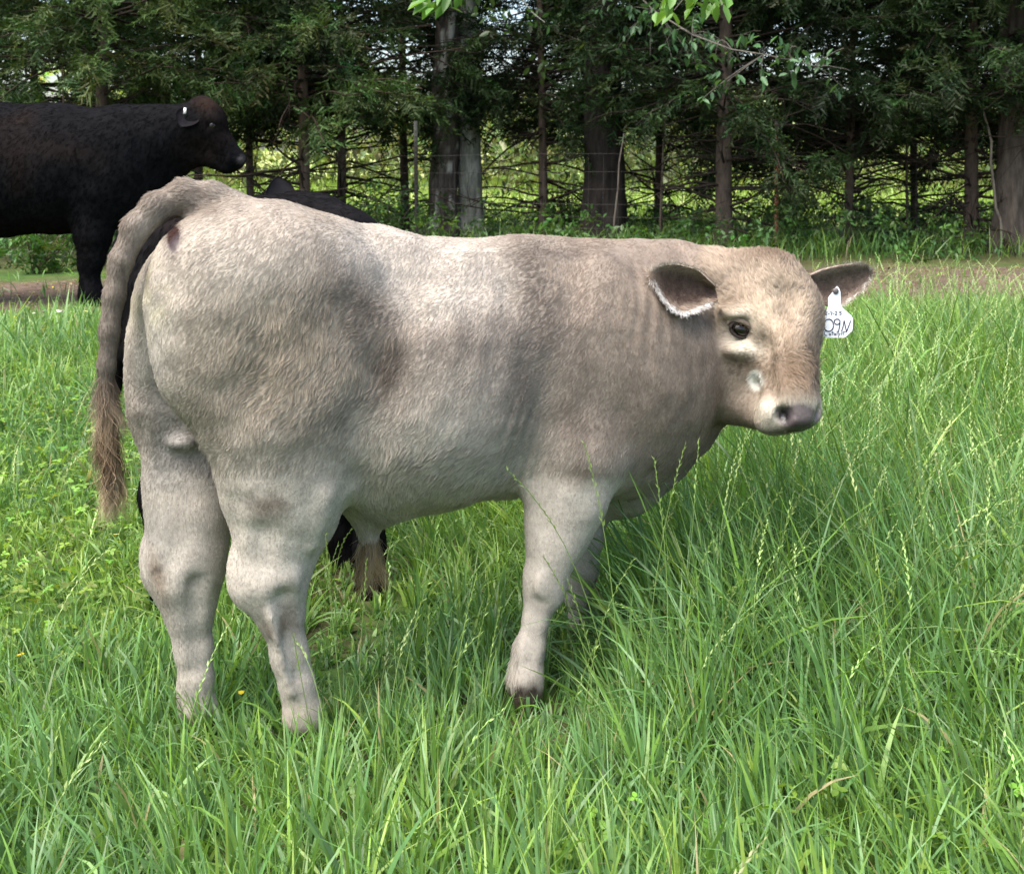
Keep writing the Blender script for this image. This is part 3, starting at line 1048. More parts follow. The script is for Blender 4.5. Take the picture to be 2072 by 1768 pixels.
# near hind quarter
bo.ell(M(585, 700, 0.095), (0.205, 0.105, 0.225), 0.05)
bo.ell(M(425, 655, 0.085), (0.11, 0.085, 0.185), 0.05)
bo.ell(M(640, 800, 0.11), (0.125, 0.085, 0.14), 0.05)
bo.chain([c4(566, 860, 0.095, 160), c4(576, 960, 0.095, 128), c4(578, 1040, 0.095, 99), c4(562, 1100, 0.095, 88)], 0.04, 0.72)
bo.chain([c4(562, 1100, 0.095, 86), c4(549, 1165, 0.095, 84), c4(566, 1230, 0.098, 55), c4(586, 1320, 0.1, 42), c4(600, 1385, 0.1, 39), c4(613, 1440, 0.1, 43), c4(630, 1495, 0.105, 35)], 0.02, 0.86)
bo.ell(M(492, 1170, 0.095), (0.028, 0.026, 0.05), 0.03)          # point of the hock
bo.cap(M(500, 1150, 0.095), M(560, 1010, 0.095), 0.022, 0.03, 0.03)
# far hind quarter
bo.ell(M(385, 745, -0.105), (0.125, 0.080, 0.20), 0.03)
bo.ell(M(372, 640, -0.075), (0.10, 0.08, 0.15), 0.04)
bo.chain([c4(402, 850, -0.105, 132), c4(388, 960, -0.085, 92), c4(384, 1050, -0.06, 84), c4(377, 1120, -0.055, 84)], 0.03, 0.76)
bo.chain([c4(377, 1120, -0.055, 84), c4(378, 1170, -0.05, 76), c4(385, 1230, -0.048, 56), c4(391, 1310, -0.045, 42), c4(395, 1375, -0.042, 39), c4(398, 1440, -0.04, 43), c4(405, 1500, -0.035, 36)], 0.02, 0.86)
bo.ell(M(312, 1140, -0.055), (0.026, 0.026, 0.045), 0.03)
# crease between the quarters, tail head, purse
bo.cap(M(318, 520, 0.0), M(296, 720, 0.012), 0.016, 0.020, 0.03, 1.0, '-')
bo.cap(M(300, 720, 0.012), M(385, 930, 0.02), 0.016, 0.034, 0.035, 1.0, '-')
bo.ell(M(372, 893, -0.03), (0.034, 0.03, 0.019), 0.02)
# shoulder, fore legs
bo.ell(M(1215, 760, 0.105), (0.135, 0.088, 0.25), 0.035)
bo.ell(M(1165, 900, 0.125), (0.105, 0.075, 0.13), 0.04)
bo.chain([c4(1160, 930, 0.135, 108), c4(1146, 1010, 0.138, 84), c4(1124, 1090, 0.14, 64), c4(1104, 1160, 0.14, 50)], 0.035, 0.8)
bo.chain([c4(1104, 1160, 0.14, 50), c4(1098, 1200, 0.14, 46), c4(1084, 1245, 0.14, 32), c4(1071, 1310, 0.14, 34), c4(1062, 1372, 0.142, 41), c4(1066, 1405, 0.143, 36), c4(1076, 1440, 0.145, 30)], 0.02, 0.9)
bo.chain([c4(1180, 960, -0.09, 90), c4(1180, 1080, -0.09, 44), c4(1176, 1150, -0.09, 38), c4(1169, 1200, -0.09, 30), c4(1172, 1260, -0.09, 25), c4(1180, 1310, -0.09, 28), c4(1186, 1350, -0.09, 26)], 0.025, 0.9)
bo.ell(M(1048, 1418, 0.165), (0.010, 0.009, 0.012), 0.008)       # dew claws
bo.ell(M(1078, 1420, 0.17), (0.010, 0.009, 0.012), 0.008)
bo.ell(M(1265, 900, -0.035), (0.135, 0.095, 0.165), 0.04)            # brisket
bo.ell(M(1345, 820, -0.035), (0.10, 0.078, 0.185), 0.04)
# neck
bo.chain([c4(1240, 650, -0.01, 158), c4(1340, 655, -0.03, 163), c4(1420, 655, -0.02, 142), c4(1500, 640, 0.03, 100)], 0.04, 0.60)
bo.cap(M(1395, 808, -0.02), M(1470, 770, 0.02), 0.118, 0.07, 0.04, 0.68)
bo.ell(M(1350, 574, -0.02), (0.13, 0.05, 0.07), 0.05)              # crest
LH = lambda x, y, Y: fr.L(x, y, Y - 0.10)
# head
bo.ell(LH(1552, 622, 2.725), (0.109, 0.108, 0.110), 0.04)
bo.ell(LH(1550, 534, 2.725), (0.074, 0.06, 0.034), 0.035)          # poll
bo.ell(LH(1462, 552, 2.77), (0.075, 0.06, 0.045), 0.05)          # behind the poll
bo.ell(LH(1592, 632, 2.675), (0.060, 0.065, 0.085), 0.05)
bo.cap(LH(1572, 660, 2.68), LH(1606, 800, 2.575), 0.088, 0.052, 0.04)
bo.ell(LH(1500, 735, 2.72), (0.085, 0.078, 0.115), 0.04)          # cheek
bo.cap(LH(1478, 800, 2.75), LH(1555, 838, 2.63), 0.062, 0.040, 0.035)
bo.ell(LH(1596, 822, 2.575), (0.068, 0.055, 0.052), 0.03)
bo.ell(LH(1562, 834, 2.565), (0.030, 0.034, 0.034), 0.025)         # muzzle
bo.ell(LH(1558, 852, 2.585), (0.038, 0.035, 0.026), 0.025)        # lower lip
bo.ell(LH(1618, 840, 2.542), (0.046, 0.036, 0.031), 0.02)         # nose pad
bo.ell(LH(1488, 634, 2.645), (0.034, 0.034, 0.018), 0.025)         # brow
bo.cap(LH(1592, 600, 2.615), LH(1604, 700, 2.575), 0.006, 0.004, 0.06, 1.0, '-')
bo.cap(LH(1545, 700, 2.60), LH(1562, 790, 2.545), 0.006, 0.004, 0.05, 1.0, '-')
bo.cap(LH(1600, 690, 2.60), LH(1612, 790, 2.545), 0.036, 0.038, 0.03)
bo.ell(LH(1500, 706, 2.648), (0.042, 0.034, 0.018), 0.025)          # under the eye
bo.ell(LH(1497, 666, 2.630), (0.021, 0.020, 0.018), 0.012, None, '-')
bo.ell(LH(1586, 838, 2.522), (0.011, 0.018, 0.015), 0.010, None, '-')    # nostrils
bo.ell(LH(1655, 834, 2.535), (0.008, 0.016, 0.014), 0.010, None, '-')
# flank: sheath, belly fold
bo.cap(M(742, 1010, 0.0), M(748, 1078, 0.0), 0.058, 0.026, 0.04)
bo.cap(M(700, 960, 0.09), M(790, 1005, 0.04), 0.035, 0.04, 0.05)
# seams of muscle
bo.cap(M(1352, 810, 0.115), M(1300, 925, 0.118), 0.013, 0.007, 0.05, 1.0, '-')
bo.cap(M(530, 1085, 0.174), M(518, 1145, 0.166), 0.010, 0.012, 0.03, 1.0, '-')
bo.cap(M(655, 1000, 0.165), M(632, 1100, 0.15), 0.012, 0.010, 0.03, 1.0)
bo.ell(M(590, 1175, 0.15), (0.022, 0.014, 0.03), 0.02)
bo.cap(M(545, 1235, 0.145), M(590, 1400, 0.128), 0.012, 0.012, 0.015)
bo.cap(M(578, 1215, 0.160), M(608, 1370, 0.142), 0.010, 0.008, 0.02, 1.0, '-')
bo.cap(M(1085, 1225, 0.178), M(1072, 1340, 0.176), 0.008, 0.006, 0.02, 1.0, '-')
bo.ell(M(1100, 1185, 0.172), (0.026, 0.012, 0.03), 0.02)
bo.cap(M(345, 1030, 0.022), M(340, 1140, 0.018), 0.014, 0.012, 0.022, 1.0, '-')
bo.cap(M(395, 1180, 0.012), M(400, 1350, 0.0), 0.009, 0.008, 0.02, 1.0, '-')
bo.cap(M(1135, 740, 0.235), M(1062, 965, 0.205), 0.010, 0.014, 0.045, 1.0, '-')
bo.cap(M(800, 720, 0.245), M(735, 880, 0.225), 0.022, 0.020, 0.06, 1.0, '-')
bo.cap(M(1376, 640, 0.085), M(1362, 820, 0.085), 0.010, 0.006, 0.06, 1.0, '-')
# tail
tail_c = [c4(515, 466, 0, 36), c4(465, 436, 0, 40), c4(420, 408, 0, 42), c4(372, 398, 0, 39), c4(320, 417, 0, 35), c4(276, 460, 0, 31), c4(247, 525, 0, 28), c4(231, 595, 0, 25), c4(221, 670, 0, 22), c4(215, 740, 0, 19), c4(214, 800, 0, 17), c4(216, 850, 0, 12)]
tl = Body.chain
bo.chain(tail_c[:3], 0.03)
bo.chain(tail_c[2:], 0.012)
# soft unevenness of flesh and loose folds of the neck
ps = bo.points()
shape = bo.D.shape
near = np.abs(bo.D) < 0.02
qi = np.argwhere(near)
qp = qi * bo.h + bo.lo
dn = 0.0045 * fbm(qp, 9.0, 2) + 0.0022 * vnoise(qp, 28.0, 2)
wld = fr.to_world(qp)
sx = CX + FPX * wld[:, 0] / wld[:, 1]
sy = HY + FPX * (CAMZ - wld[:, 2]) / wld[:, 1]
nm = sm(qp[:, 1], 0.02, 0.12) * sm(sx, 1215, 1290) * (1 - sm(sx, 1395, 1440)) * sm(sy, 500, 560) * (1 - sm(sy, 780, 900))
ph = (sx - 0.20 * (sy - 600) + 46 * vnoise(qp, 6.0, 1) + 16 * vnoise(qp * (1, 1, 0.5), 17.0, 2)) / 25.0 * 2 * np.pi
dn = dn + 0.0017 * nm * np.sin(ph) * sm(vnoise(qp * (1, 1, 0.5), 11.0, 3), -0.35, 0.5)
rb = sm(sx, 780, 860) * (1 - sm(sx, 1040, 1110)) * sm(qp[:, 1], 0.05, 0.15) * sm(sy, 560, 640) * (1 - sm(sy, 900, 960))
dn = dn + 0.0006 * rb * np.sin((sx + 0.25 * (sy - 700)) / 62.0 * 2 * np.pi)
fm = sm(sx, 1000, 1035) * (1 - sm(sx, 1075, 1100)) * sm(sy, 800, 860) * (1 - sm(sy, 985, 1010)) * sm(qp[:, 1], 0.08, 0.16)
dn = dn + 0.003 * fm * np.sin((sx + 0.3 * (sy - 900)) / 21.0 * 2 * np.pi)
bo.D[qi[:, 0], qi[:, 1], qi[:, 2]] += dn.astype(np.float32)
bo.D += 0.0035
bo.D += (0.0028 * (1 - sm(np.arange(bo.n[2]) * bo.h + bo.lo[2], 0.34, 0.46))).astype(np.float32)[None, None, :]
V, F, VN = bo.surface()

def scr(p):
    w = fr.to_world(p)
    return CX + FPX * w[..., 0] / w[..., 1], HY + FPX * (CAMZ - w[..., 2]) / w[..., 1]

def blob(sx, sy, x, y, rx, ry, rot=0.0):
    c, s_ = math.cos(R(rot)), math.sin(R(rot))
    dx, dy = sx - x, sy - y
    u, v = (dx * c + dy * s_) / rx, (-dx * s_ + dy * c) / ry
    return np.exp(-(u * u + v * v))

NECK = np.array([0.265, 0.208, 0.163]); CREAM = np.array([0.50, 0.44, 0.375]); PALE = np.array([0.56, 0.50, 0.43])
TAUPE = np.array([0.150, 0.122, 0.100]); DARK = np.array([0.12, 0.092, 0.07]); BUFF = np.array([0.38, 0.312, 0.232])
_ha, _hb = np.array(LH(1552, 570, 2.73)), np.array(LH(1600, 825, 2.58))
def head_mask(p):
    ab = _hb - _ha
    t = np.clip(((p - _ha) @ ab) / (ab @ ab), 0, 1)
    d = np.linalg.norm(p - _ha - t[:, None] * ab, axis=1) - (0.135 - 0.045 * t)
    return 1 - sm(d, -0.005, 0.05)

def coat(p):
    """the calf's coat: patches on its own body, plus shade painted behind the cheek"""
    hx, hy = scr(p)
    hd = head_mask(p)
    wx_ = 34 * fbm(p, 9.0, 3, 1) * (1 - hd); wy_ = 34 * fbm(p, 9.0, 3, 2) * (1 - hd)
    edge_ = sm(hx, 380, 450)
    sx, sy = hx + wx_ * edge_, hy + wy_ * edge_
    n1 = fbm(p, 7.0, 3)[:, None]; n2 = fbm(p, 26.0, 2, 1)[:, None]
    c = np.tile(np.array([0.395, 0.338, 0.282]), (len(p), 1))
    def mix(col, w):
        nonlocal c
        w = np.clip(w, 0, 1)
        w = w[:, None] if w.ndim == 1 else w
        c = c + (np.asarray(col) - c) * w
    near_side = sm(p[:, 1], -0.02, 0.06)
    mix(PALE, sm(sy, 830, 990) * 0.95)
    mix(BUFF, blob(sx, sy, 560, 720, 190, 210) * 0.8)
    mix(CREAM * 0.95, np.clip(blob(sx, sy, 860, 530, 235, 88, 12) * 3.2 - 0.95, 0, 1))
    mix(CREAM, blob(sx, sy, 470, 520, 150, 90) * 0.6)
    mix(CREAM * 0.92, np.clip(blob(sx, sy, 900, 605, 125, 52) * 3.0 - 0.9, 0, 1) * 0.85)
    mix(PALE, blob(sx, sy, 870, 880, 170, 80) * 0.6)
    mix(NECK, sm(sx, 1030, 1180) * (1 - sm(sy, 860, 1010)) * 0.85)
    mix(NECK, sm(sx, 1200, 1330) * (1 - sm(sy, 980, 1060)) * 0.7)
    mix(TAUPE, blob(sx, sy, 1085, 600, 50, 115, -8) * 0.85 + blob(sx, sy, 1130, 515, 120, 22) * 0.6)
    mix(TAUPE, blob(sx, sy, 715, 590, 80, 50, 35) * 0.7 + (blob(sx, sy, 785, 770, 45, 85) * 0.8 + blob(sx, sy, 760, 680, 60, 60) * 0.65) * np.clip(0.85 + 0.9 * n2[:, 0], 0.2, 1.2))
    mix(TAUPE, blob(sx, sy, 1045, 770, 40, 75) * 0.8 + blob(sx, sy, 920, 690, 110, 45) * 0.5 + blob(sx, sy, 660, 640, 60, 70) * 0.35)
    mix(TAUPE, blob(sx, sy, 1370, 700, 40, 190) * 0.4)  # shadow between neck and cheek, painted as a darker column
    mix(np.array([0.22, 0.165, 0.115]), blob(sx, sy, 1160, 945, 50, 26) * 0.6)
    # smudges on the legs
    leg = np.clip(n2[:, 0] * 1.6 + 0.45, 0, 1)
    mix(DARK * 1.3, (blob(sx, sy, 545, 1020, 48, 30) + blob(sx, sy, 560, 1255, 60, 45)) * leg * 0.9)
    mix(np.array([0.33, 0.24, 0.17]), (blob(sx, sy, 318, 1165, 16, 60, -15)) * 0.75)
    mix(DARK, blob(sx, sy, 318, 1152, 12, 10) * 0.9)
    mix(np.array([0.28, 0.22, 0.15]), sm(sy, 1330, 1440) * np.clip(0.25 + n2[:, 0], 0, 1) * 0.5)
    # tail and its mound
    tz = (1 - sm(sx, 262, 300)) * sm(sy, 360, 400) + (1 - sm(np.abs(sx - 345), 70, 150)) * (1 - sm(sy, 430, 450)) + blob(sx, sy, 420, 415, 70, 34)
    istail = (p[:, 0] < -0.20) & (np.abs(p[:, 1]) < 0.06) & ((1 - sm(sx, 235, 275)) > 0.5)
    mix(TAUPE * 1.2, np.clip(blob(sx, sy, 410, 400, 80, 38) + blob(sx, sy, 330, 400, 70, 40) + istail * 0.9 + blob(sx, sy, 250, 480, 40, 90), 0, 0.92))
    mix(TAUPE * 0.8, istail * sm(sy, 600, 700) * 0.55)
    # under the tail: stained cream, bare pink skin
    back = (1 - sm(sx, 330, 380)) * (sx > 240) * (~istail)
    mix(np.array([0.46, 0.42, 0.22]), blob(sx, sy, 300, 600, 32, 65) * back * (0.6 + n2[:, 0]) )
    mix(np.array([0.13, 0.105, 0.05]), blob(sx, sy, 292, 570, 20, 44, -20) * back * np.clip(0.7 + 2 * n2[:, 0], 0, 1))
    mix(np.array([0.60, 0.57, 0.53]), blob(sx, sy, 300, 700, 50, 150) * 0.4 * (~istail))
    inner = (1 - sm(p[:, 1], -0.02, 0.02)) * sm(sx, 285, 330) * sm(sy, 690, 760) * (1 - sm(sy, 930, 1010)) * (1 - sm(sx, 440, 480))
    mix(np.array([0.26, 0.245, 0.225]), inner * 0.8)
    mix(np.array([0.46, 0.43, 0.40]), blob(sx, sy, 368, 893, 30, 14, 25) * (p[:, 1] < 0.01) * 0.8)
    mix(np.array([0.030, 0.014, 0.011]), np.clip(blob(sx, sy, 351, 474, 15, 40, 0) * 1.8, 0, 1) * (~istail) * (sy > 434))
    # face
    mix(np.array([0.345, 0.277, 0.215]), hd * 0.95)
    mix(np.array([0.50, 0.405, 0.305]), hd * blob(sx, sy, 1565, 650, 80, 70) * 0.85)
    mix(np.array([0.15, 0.11, 0.08]), hd * blob(sx, sy, 1560, 512, 80, 26) * 0.95)
    mix(np.array([0.20, 0.138, 0.092]), hd * (blob(sx, sy, 1606, 745, 66, 56) * 0.8 + blob(sx, sy, 1590, 640, 12, 90) * 0.3))
    mix(np.array([0.20, 0.145, 0.102]), hd * (blob(sx, sy, 1520, 684, 9, 16, -35) * 0.9 + blob(sx, sy, 1505, 732, 42, 17, 8) * 0.95 + blob(sx, sy, 1490, 612, 24, 15) * 0.7 + blob(sx, sy, 1425, 740, 38, 130) * 0.55 + blob(sx, sy, 1545, 690, 22, 40) * 0.3))  # brown face marks; the tallest paints the shade behind the jaw
    ring = blob(sx, sy, 1494, 662, 30, 36) + blob(sx, sy, 1508, 703, 38, 16, 14) * 1.1
    mix(np.array([0.66, 0.59, 0.48]), hd * np.clip(ring, 0, 1) * 0.85)
    mix(np.array([0.05, 0.038, 0.03]), hd * np.clip(blob(sx, sy, 1499, 668, 27, 23, 20) * 2.6 - 0.9, 0, 1))
    mix(np.array([0.54, 0.49, 0.405]), hd * (sm(sy, 790, 822) * sm(sx, 1515, 1545)) * 0.85)
    mix(np.array([0.85, 0.80, 0.70]), hd * np.clip(blob(sx, sy, 1530, 768, 17, 22) * 3 - 0.7, 0, 1))
    nose = np.clip(blob(sx, sy, 1617, 842, 50, 32, 2) * 3.2 - 0.95, 0, 1) * hd
    mix(np.array([0.115, 0.094, 0.100]), nose)
    mix(np.array([0.045, 0.034, 0.038]), hd * nose * sm(sy, 844, 858) * 0.85)
    mix(np.array([0.012, 0.009, 0.010]), hd * np.clip(blob(sx, sy, 1585, 839, 13, 18, -15) * 2.4 - 0.6, 0, 1))
    mix(np.array([0.08, 0.06, 0.055]), hd * (blob(sx, sy, 1580, 872, 52, 5) * 0.8 + blob(sx, sy, 1530, 858, 16, 5, 30) * 0.6))
    # hooves
    hoof = sm(-p[:, 2], -0.05, -0.03)
    mix(np.array([0.09, 0.07, 0.055]), hoof)
    n3 = fbm(p * (0.6, 1, 1.0), 55.0, 2, 2)[:, None]
    mix(np.array([0.06, 0.045, 0.038]), np.clip((blob(sx, sy, 1048, 1416, 14, 16) + blob(sx, sy, 1078, 1418, 14, 18)) * 1.4, 0, 1) * near_side)
    c = c * (1 + 0.13 * n1 + 0.13 * n2 + 0.16 * n3)
    anus = blob(sx, sy, 351, 474, 15, 40) * (~istail) * (sy > 434)
    barem = np.clip(nose * 1.2 + np.clip(blob(sx, sy, 1499, 668, 27, 23, 20) * 2.6 - 0.8, 0, 1) * hd + (anus > 0.3) * 0.9 + hoof, 0, 1)
    return np.clip(c, 0.004, 0.9), barem

calf = thing('calf', 'pale taupe calf standing side on in the grass, head turned to the camera', 'calf', fr.A, fr.rz)
cc, bm = coat(V)
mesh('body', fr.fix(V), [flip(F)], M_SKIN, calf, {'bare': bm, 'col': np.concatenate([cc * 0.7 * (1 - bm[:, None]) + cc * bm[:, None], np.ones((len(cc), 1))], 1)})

# which way the hair lies
def flow(p):
    sx, sy = scr(p)
    d = np.tile(np.array([-0.75, 0, -0.65]), (len(p), 1))
    def to(v, w):
        nonlocal d
        w = np.clip(w, 0, 1)[:, None]
        d = d * (1 - w) + np.asarray(v) * w
    to((0.1, 0, -1.0), sm(sy, 900, 1050))
    to((-0.5, 0, -0.9), blob(sx, sy, 560, 720, 200, 200) * 0.6)
    to((-0.35, 0, -0.95), sm(sx, 1180, 1300) * 0.9)
    tp = np.array([t[:3] for t in tail_c])
    tt = np.gradient(tp, axis=0)
    dd = ((p[:, None] - tp[None]) ** 2).sum(-1)
    i = dd.argmin(1)
    to(unit(tt[i]), ((dd.min(1) < 0.055 ** 2) & (i >= 2)) * 1.0)
    hc = LH(1585, 735, 2.6)
    hd = head_mask(p)
    aw = unit(p - hc)
    to(aw + (0, 0, 0.0), hd)
    q = np.stack([fbm(p, 16.0, 2, k) for k in range(3)], -1)
    q2 = np.stack([vnoise(p, 55.0, k) for k in range(3)], -1)
    wav = (0.30 + 0.75 * blob(sx, sy, 620, 700, 260, 230) + 0.35 * head_mask(p) + 0.3 * blob(sx, sy, 1100, 640, 90, 150))[:, None] * (1 - 0.5 * sm(sy, 930, 1050))[:, None]
    return unit(d) + q * wav + q2 * wav * 0.5

NF = 560000
fc = V[F].mean(1)
camside = np.einsum('ij,ij->i', VN[F[:, 0]], unit(np.array(L(1035.5, 300, 0.0)) - fc))
wgt = (1.0 + 2.2 * sm(camside, -0.15, 0.15)) * (1 - bm[F].mean(1)) * np.where(fc[:, 2] < 0.02, 0.2, 1)
f, p, nn, w = sample(V, F, VN, NF, wgt)
col, _ = coat(p)
sx, sy = scr(p)
ln = np.full(NF, 0.0095)
ln = np.where(sy > 960, 0.0042, ln)
ln = np.where((blob(sx, sy, 640, 720, 180, 170) > 0.4), 0.0115, ln)
ln = np.where((sx > 1190) & (sy < 900) & (sy > 500), 0.007, ln)
ln = np.where((sx < 380) & (sy > 440) & (sx > 262), 0.006, ln)
ln = np.where((sy > 900) & (sx > 720) & (sx < 1050), 0.013, ln)
head = head_mask(p) > 0.5
ln = np.where(head, 0.011, ln)
ln = np.where(head & (blob(sx, sy, 1520, 720, 70, 110) > 0.4), 0.007, ln)
ln = np.where(head & (sy > 780), 0.006, ln)
ln = np.where(sx < 262, 0.0065, ln)
ln = np.where((sy < 460) & (sx < 480), 0.0095, ln)
ln = ln * rng.uniform(0.7, 1.25, NF)
fl = flow(p)
wv = 0.9 * blob(sx, sy, 640, 710, 190, 190) + 0.75 * head_mask(p) * (1 - sm(sy, 770, 800)) + 0.6 * blob(sx, sy, 1090, 620, 70, 130) + 0.5 * blob(sx, sy, 880, 930, 190, 70)
wav_ = (wv + 0.35 * fbm(p, 8.0, 2)) > 0.5
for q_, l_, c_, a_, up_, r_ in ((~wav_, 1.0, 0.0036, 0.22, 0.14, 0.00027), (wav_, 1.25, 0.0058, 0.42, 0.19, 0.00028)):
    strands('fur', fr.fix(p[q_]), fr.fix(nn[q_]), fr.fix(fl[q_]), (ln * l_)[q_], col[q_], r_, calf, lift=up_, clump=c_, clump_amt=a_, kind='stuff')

# tail switch and the tuft at the sheath
def tuft(name, root_pts, n, spread, length, d0, cols, parent, rad=0.00035, kink=0.15):
    rp = np.array(root_pts)
    k = rng.random(n) * (len(rp) - 1)
    i = k.astype(int); u = (k - i)[:, None]
    root = rp[i] * (1 - u) + rp[np.minimum(i + 1, len(rp) - 1)] * u
    o_ = rng.normal(size=(n, 3)); o_ = unit(o_)
    root = root + o_ * spread * rng.random((n, 1))
    nn_ = unit(o_ * (1, 1, 0.1))
    dirn = np.tile(np.array(d0, float), (n, 1)) + nn_ * kink + rng.normal(size=(n, 3)) * 0.06
    ci = np.clip((k / (len(rp) - 1) * (len(cols) - 1) + rng.normal(size=n) * 0.5).round().astype(int), 0, len(cols) - 1)
    c = np.array(cols)[ci] * rng.uniform(0.7, 1.25, (n, 1))
    return strands(name, fr.fix(root), fr.fix(nn_), fr.fix(dirn), length * rng.uniform(0.35, 1.2, n), c, rad, parent, lift=0.12, clump=0.012, clump_amt=0.75, npt=7, wave=0.13)
sw = [M(215, 735, 0), M(215, 775, 0), M(216, 815, 0), M(218, 855, 0), M(222, 900, 0), M(228, 940, 0), M(231, 972, 0)]
tuft('tail_switch', sw, 5600, 0.015, 0.075, (0.05, 0, -1), [(0.20, 0.155, 0.12), (0.26, 0.20, 0.15), (0.36, 0.27, 0.18), (0.30, 0.21, 0.13), (0.11, 0.07, 0.045), (0.45, 0.34, 0.21), (0.58, 0.45, 0.29)], calf, 0.00036, 0.24)
tuft('sheath_tuft', [M(746, 1070, 0), M(750, 1095, 0)], 900, 0.018, 0.10, (0.05, 0, -1), [(0.45, 0.36, 0.24), (0.36, 0.25, 0.12)], calf, 0.0003, 0.12)

# eyes
def eye(c, r, parent, look):
    mb = MB()
    ca_, sa_ = math.cos(R(24)), math.sin(R(24))
    ball(mb, fr.fix(np.array(c)), r, np.array([0.005, 0.0035, 0.0035]), 24, 14, [[ca_, 0, -sa_], [0, 1, 0], [sa_, 0, ca_]])
    return mb.build('eye', M_EYE, parent)
eye(LH(1497, 666, 2.655), (0.0265, 0.023, 0.0185), calf, None)
eye(LH(1652, 655, 2.70), (0.018, 0.018, 0.017), calf, None)
# lids as dark rims
mb = MB()
a = np.linspace(0, 2 * np.pi, 26)
rim = np.array([LH(1499 + 22 * math.cos(t), 666 + 16 * math.sin(t) + 9 * math.cos(t) ** 3 * (math.cos(t) > 0) + 3 * math.cos(t), 2.638 + 0.006 * math.cos(t)) for t in a])
mb.tube(fr.fix(rim), 0.0032, 6, np.array([0.035, 0.027, 0.023]), False)
mb.build('eyelid', M_COAT, calf)
mb = MB()
a = np.linspace(np.pi * 0.95, np.pi * 2.02, 16)
lid = np.array([LH(1498 + 25 * math.cos(t) - 1, 664 + 17 * math.sin(t) + 9 * math.cos(t), 2.632 + 0.008 * abs(math.cos(t))) for t in a])
mb.tube(fr.fix(lid), 0.0022 + 0.0042 * np.sin(np.linspace(0, np.pi, 16)), 8, np.array([0.22, 0.17, 0.13]), True)
mb.build('eyelid', M_COAT, calf)
# lashes
k = rng.random(40) * 0.55 + 0.72
t = k * np.pi * 2 * 0.5 + np.pi * 0.5 + 0.2
rp = np.array([LH(1499 + 20 * math.cos(q), 666 + 16 * math.sin(q), 2.634) for q in t])
dn_ = np.array(LH(1498, 668, 2.52)) - np.array(LH(1498, 668, 2.62))
strands('eyelashes', fr.fix(rp), np.tile(fr.fix(unit(dn_[None])), (40, 1))[:, :3].reshape(-1, 3), fr.fix(rng.normal(size=(40, 3)) * 0.3 + np.array([-0.3, 0.1, -0.6])), 0.014, np.tile([0.08, 0.06, 0.045], (40, 1)), 0.0003, calf, lift=0.9, kind='stuff')

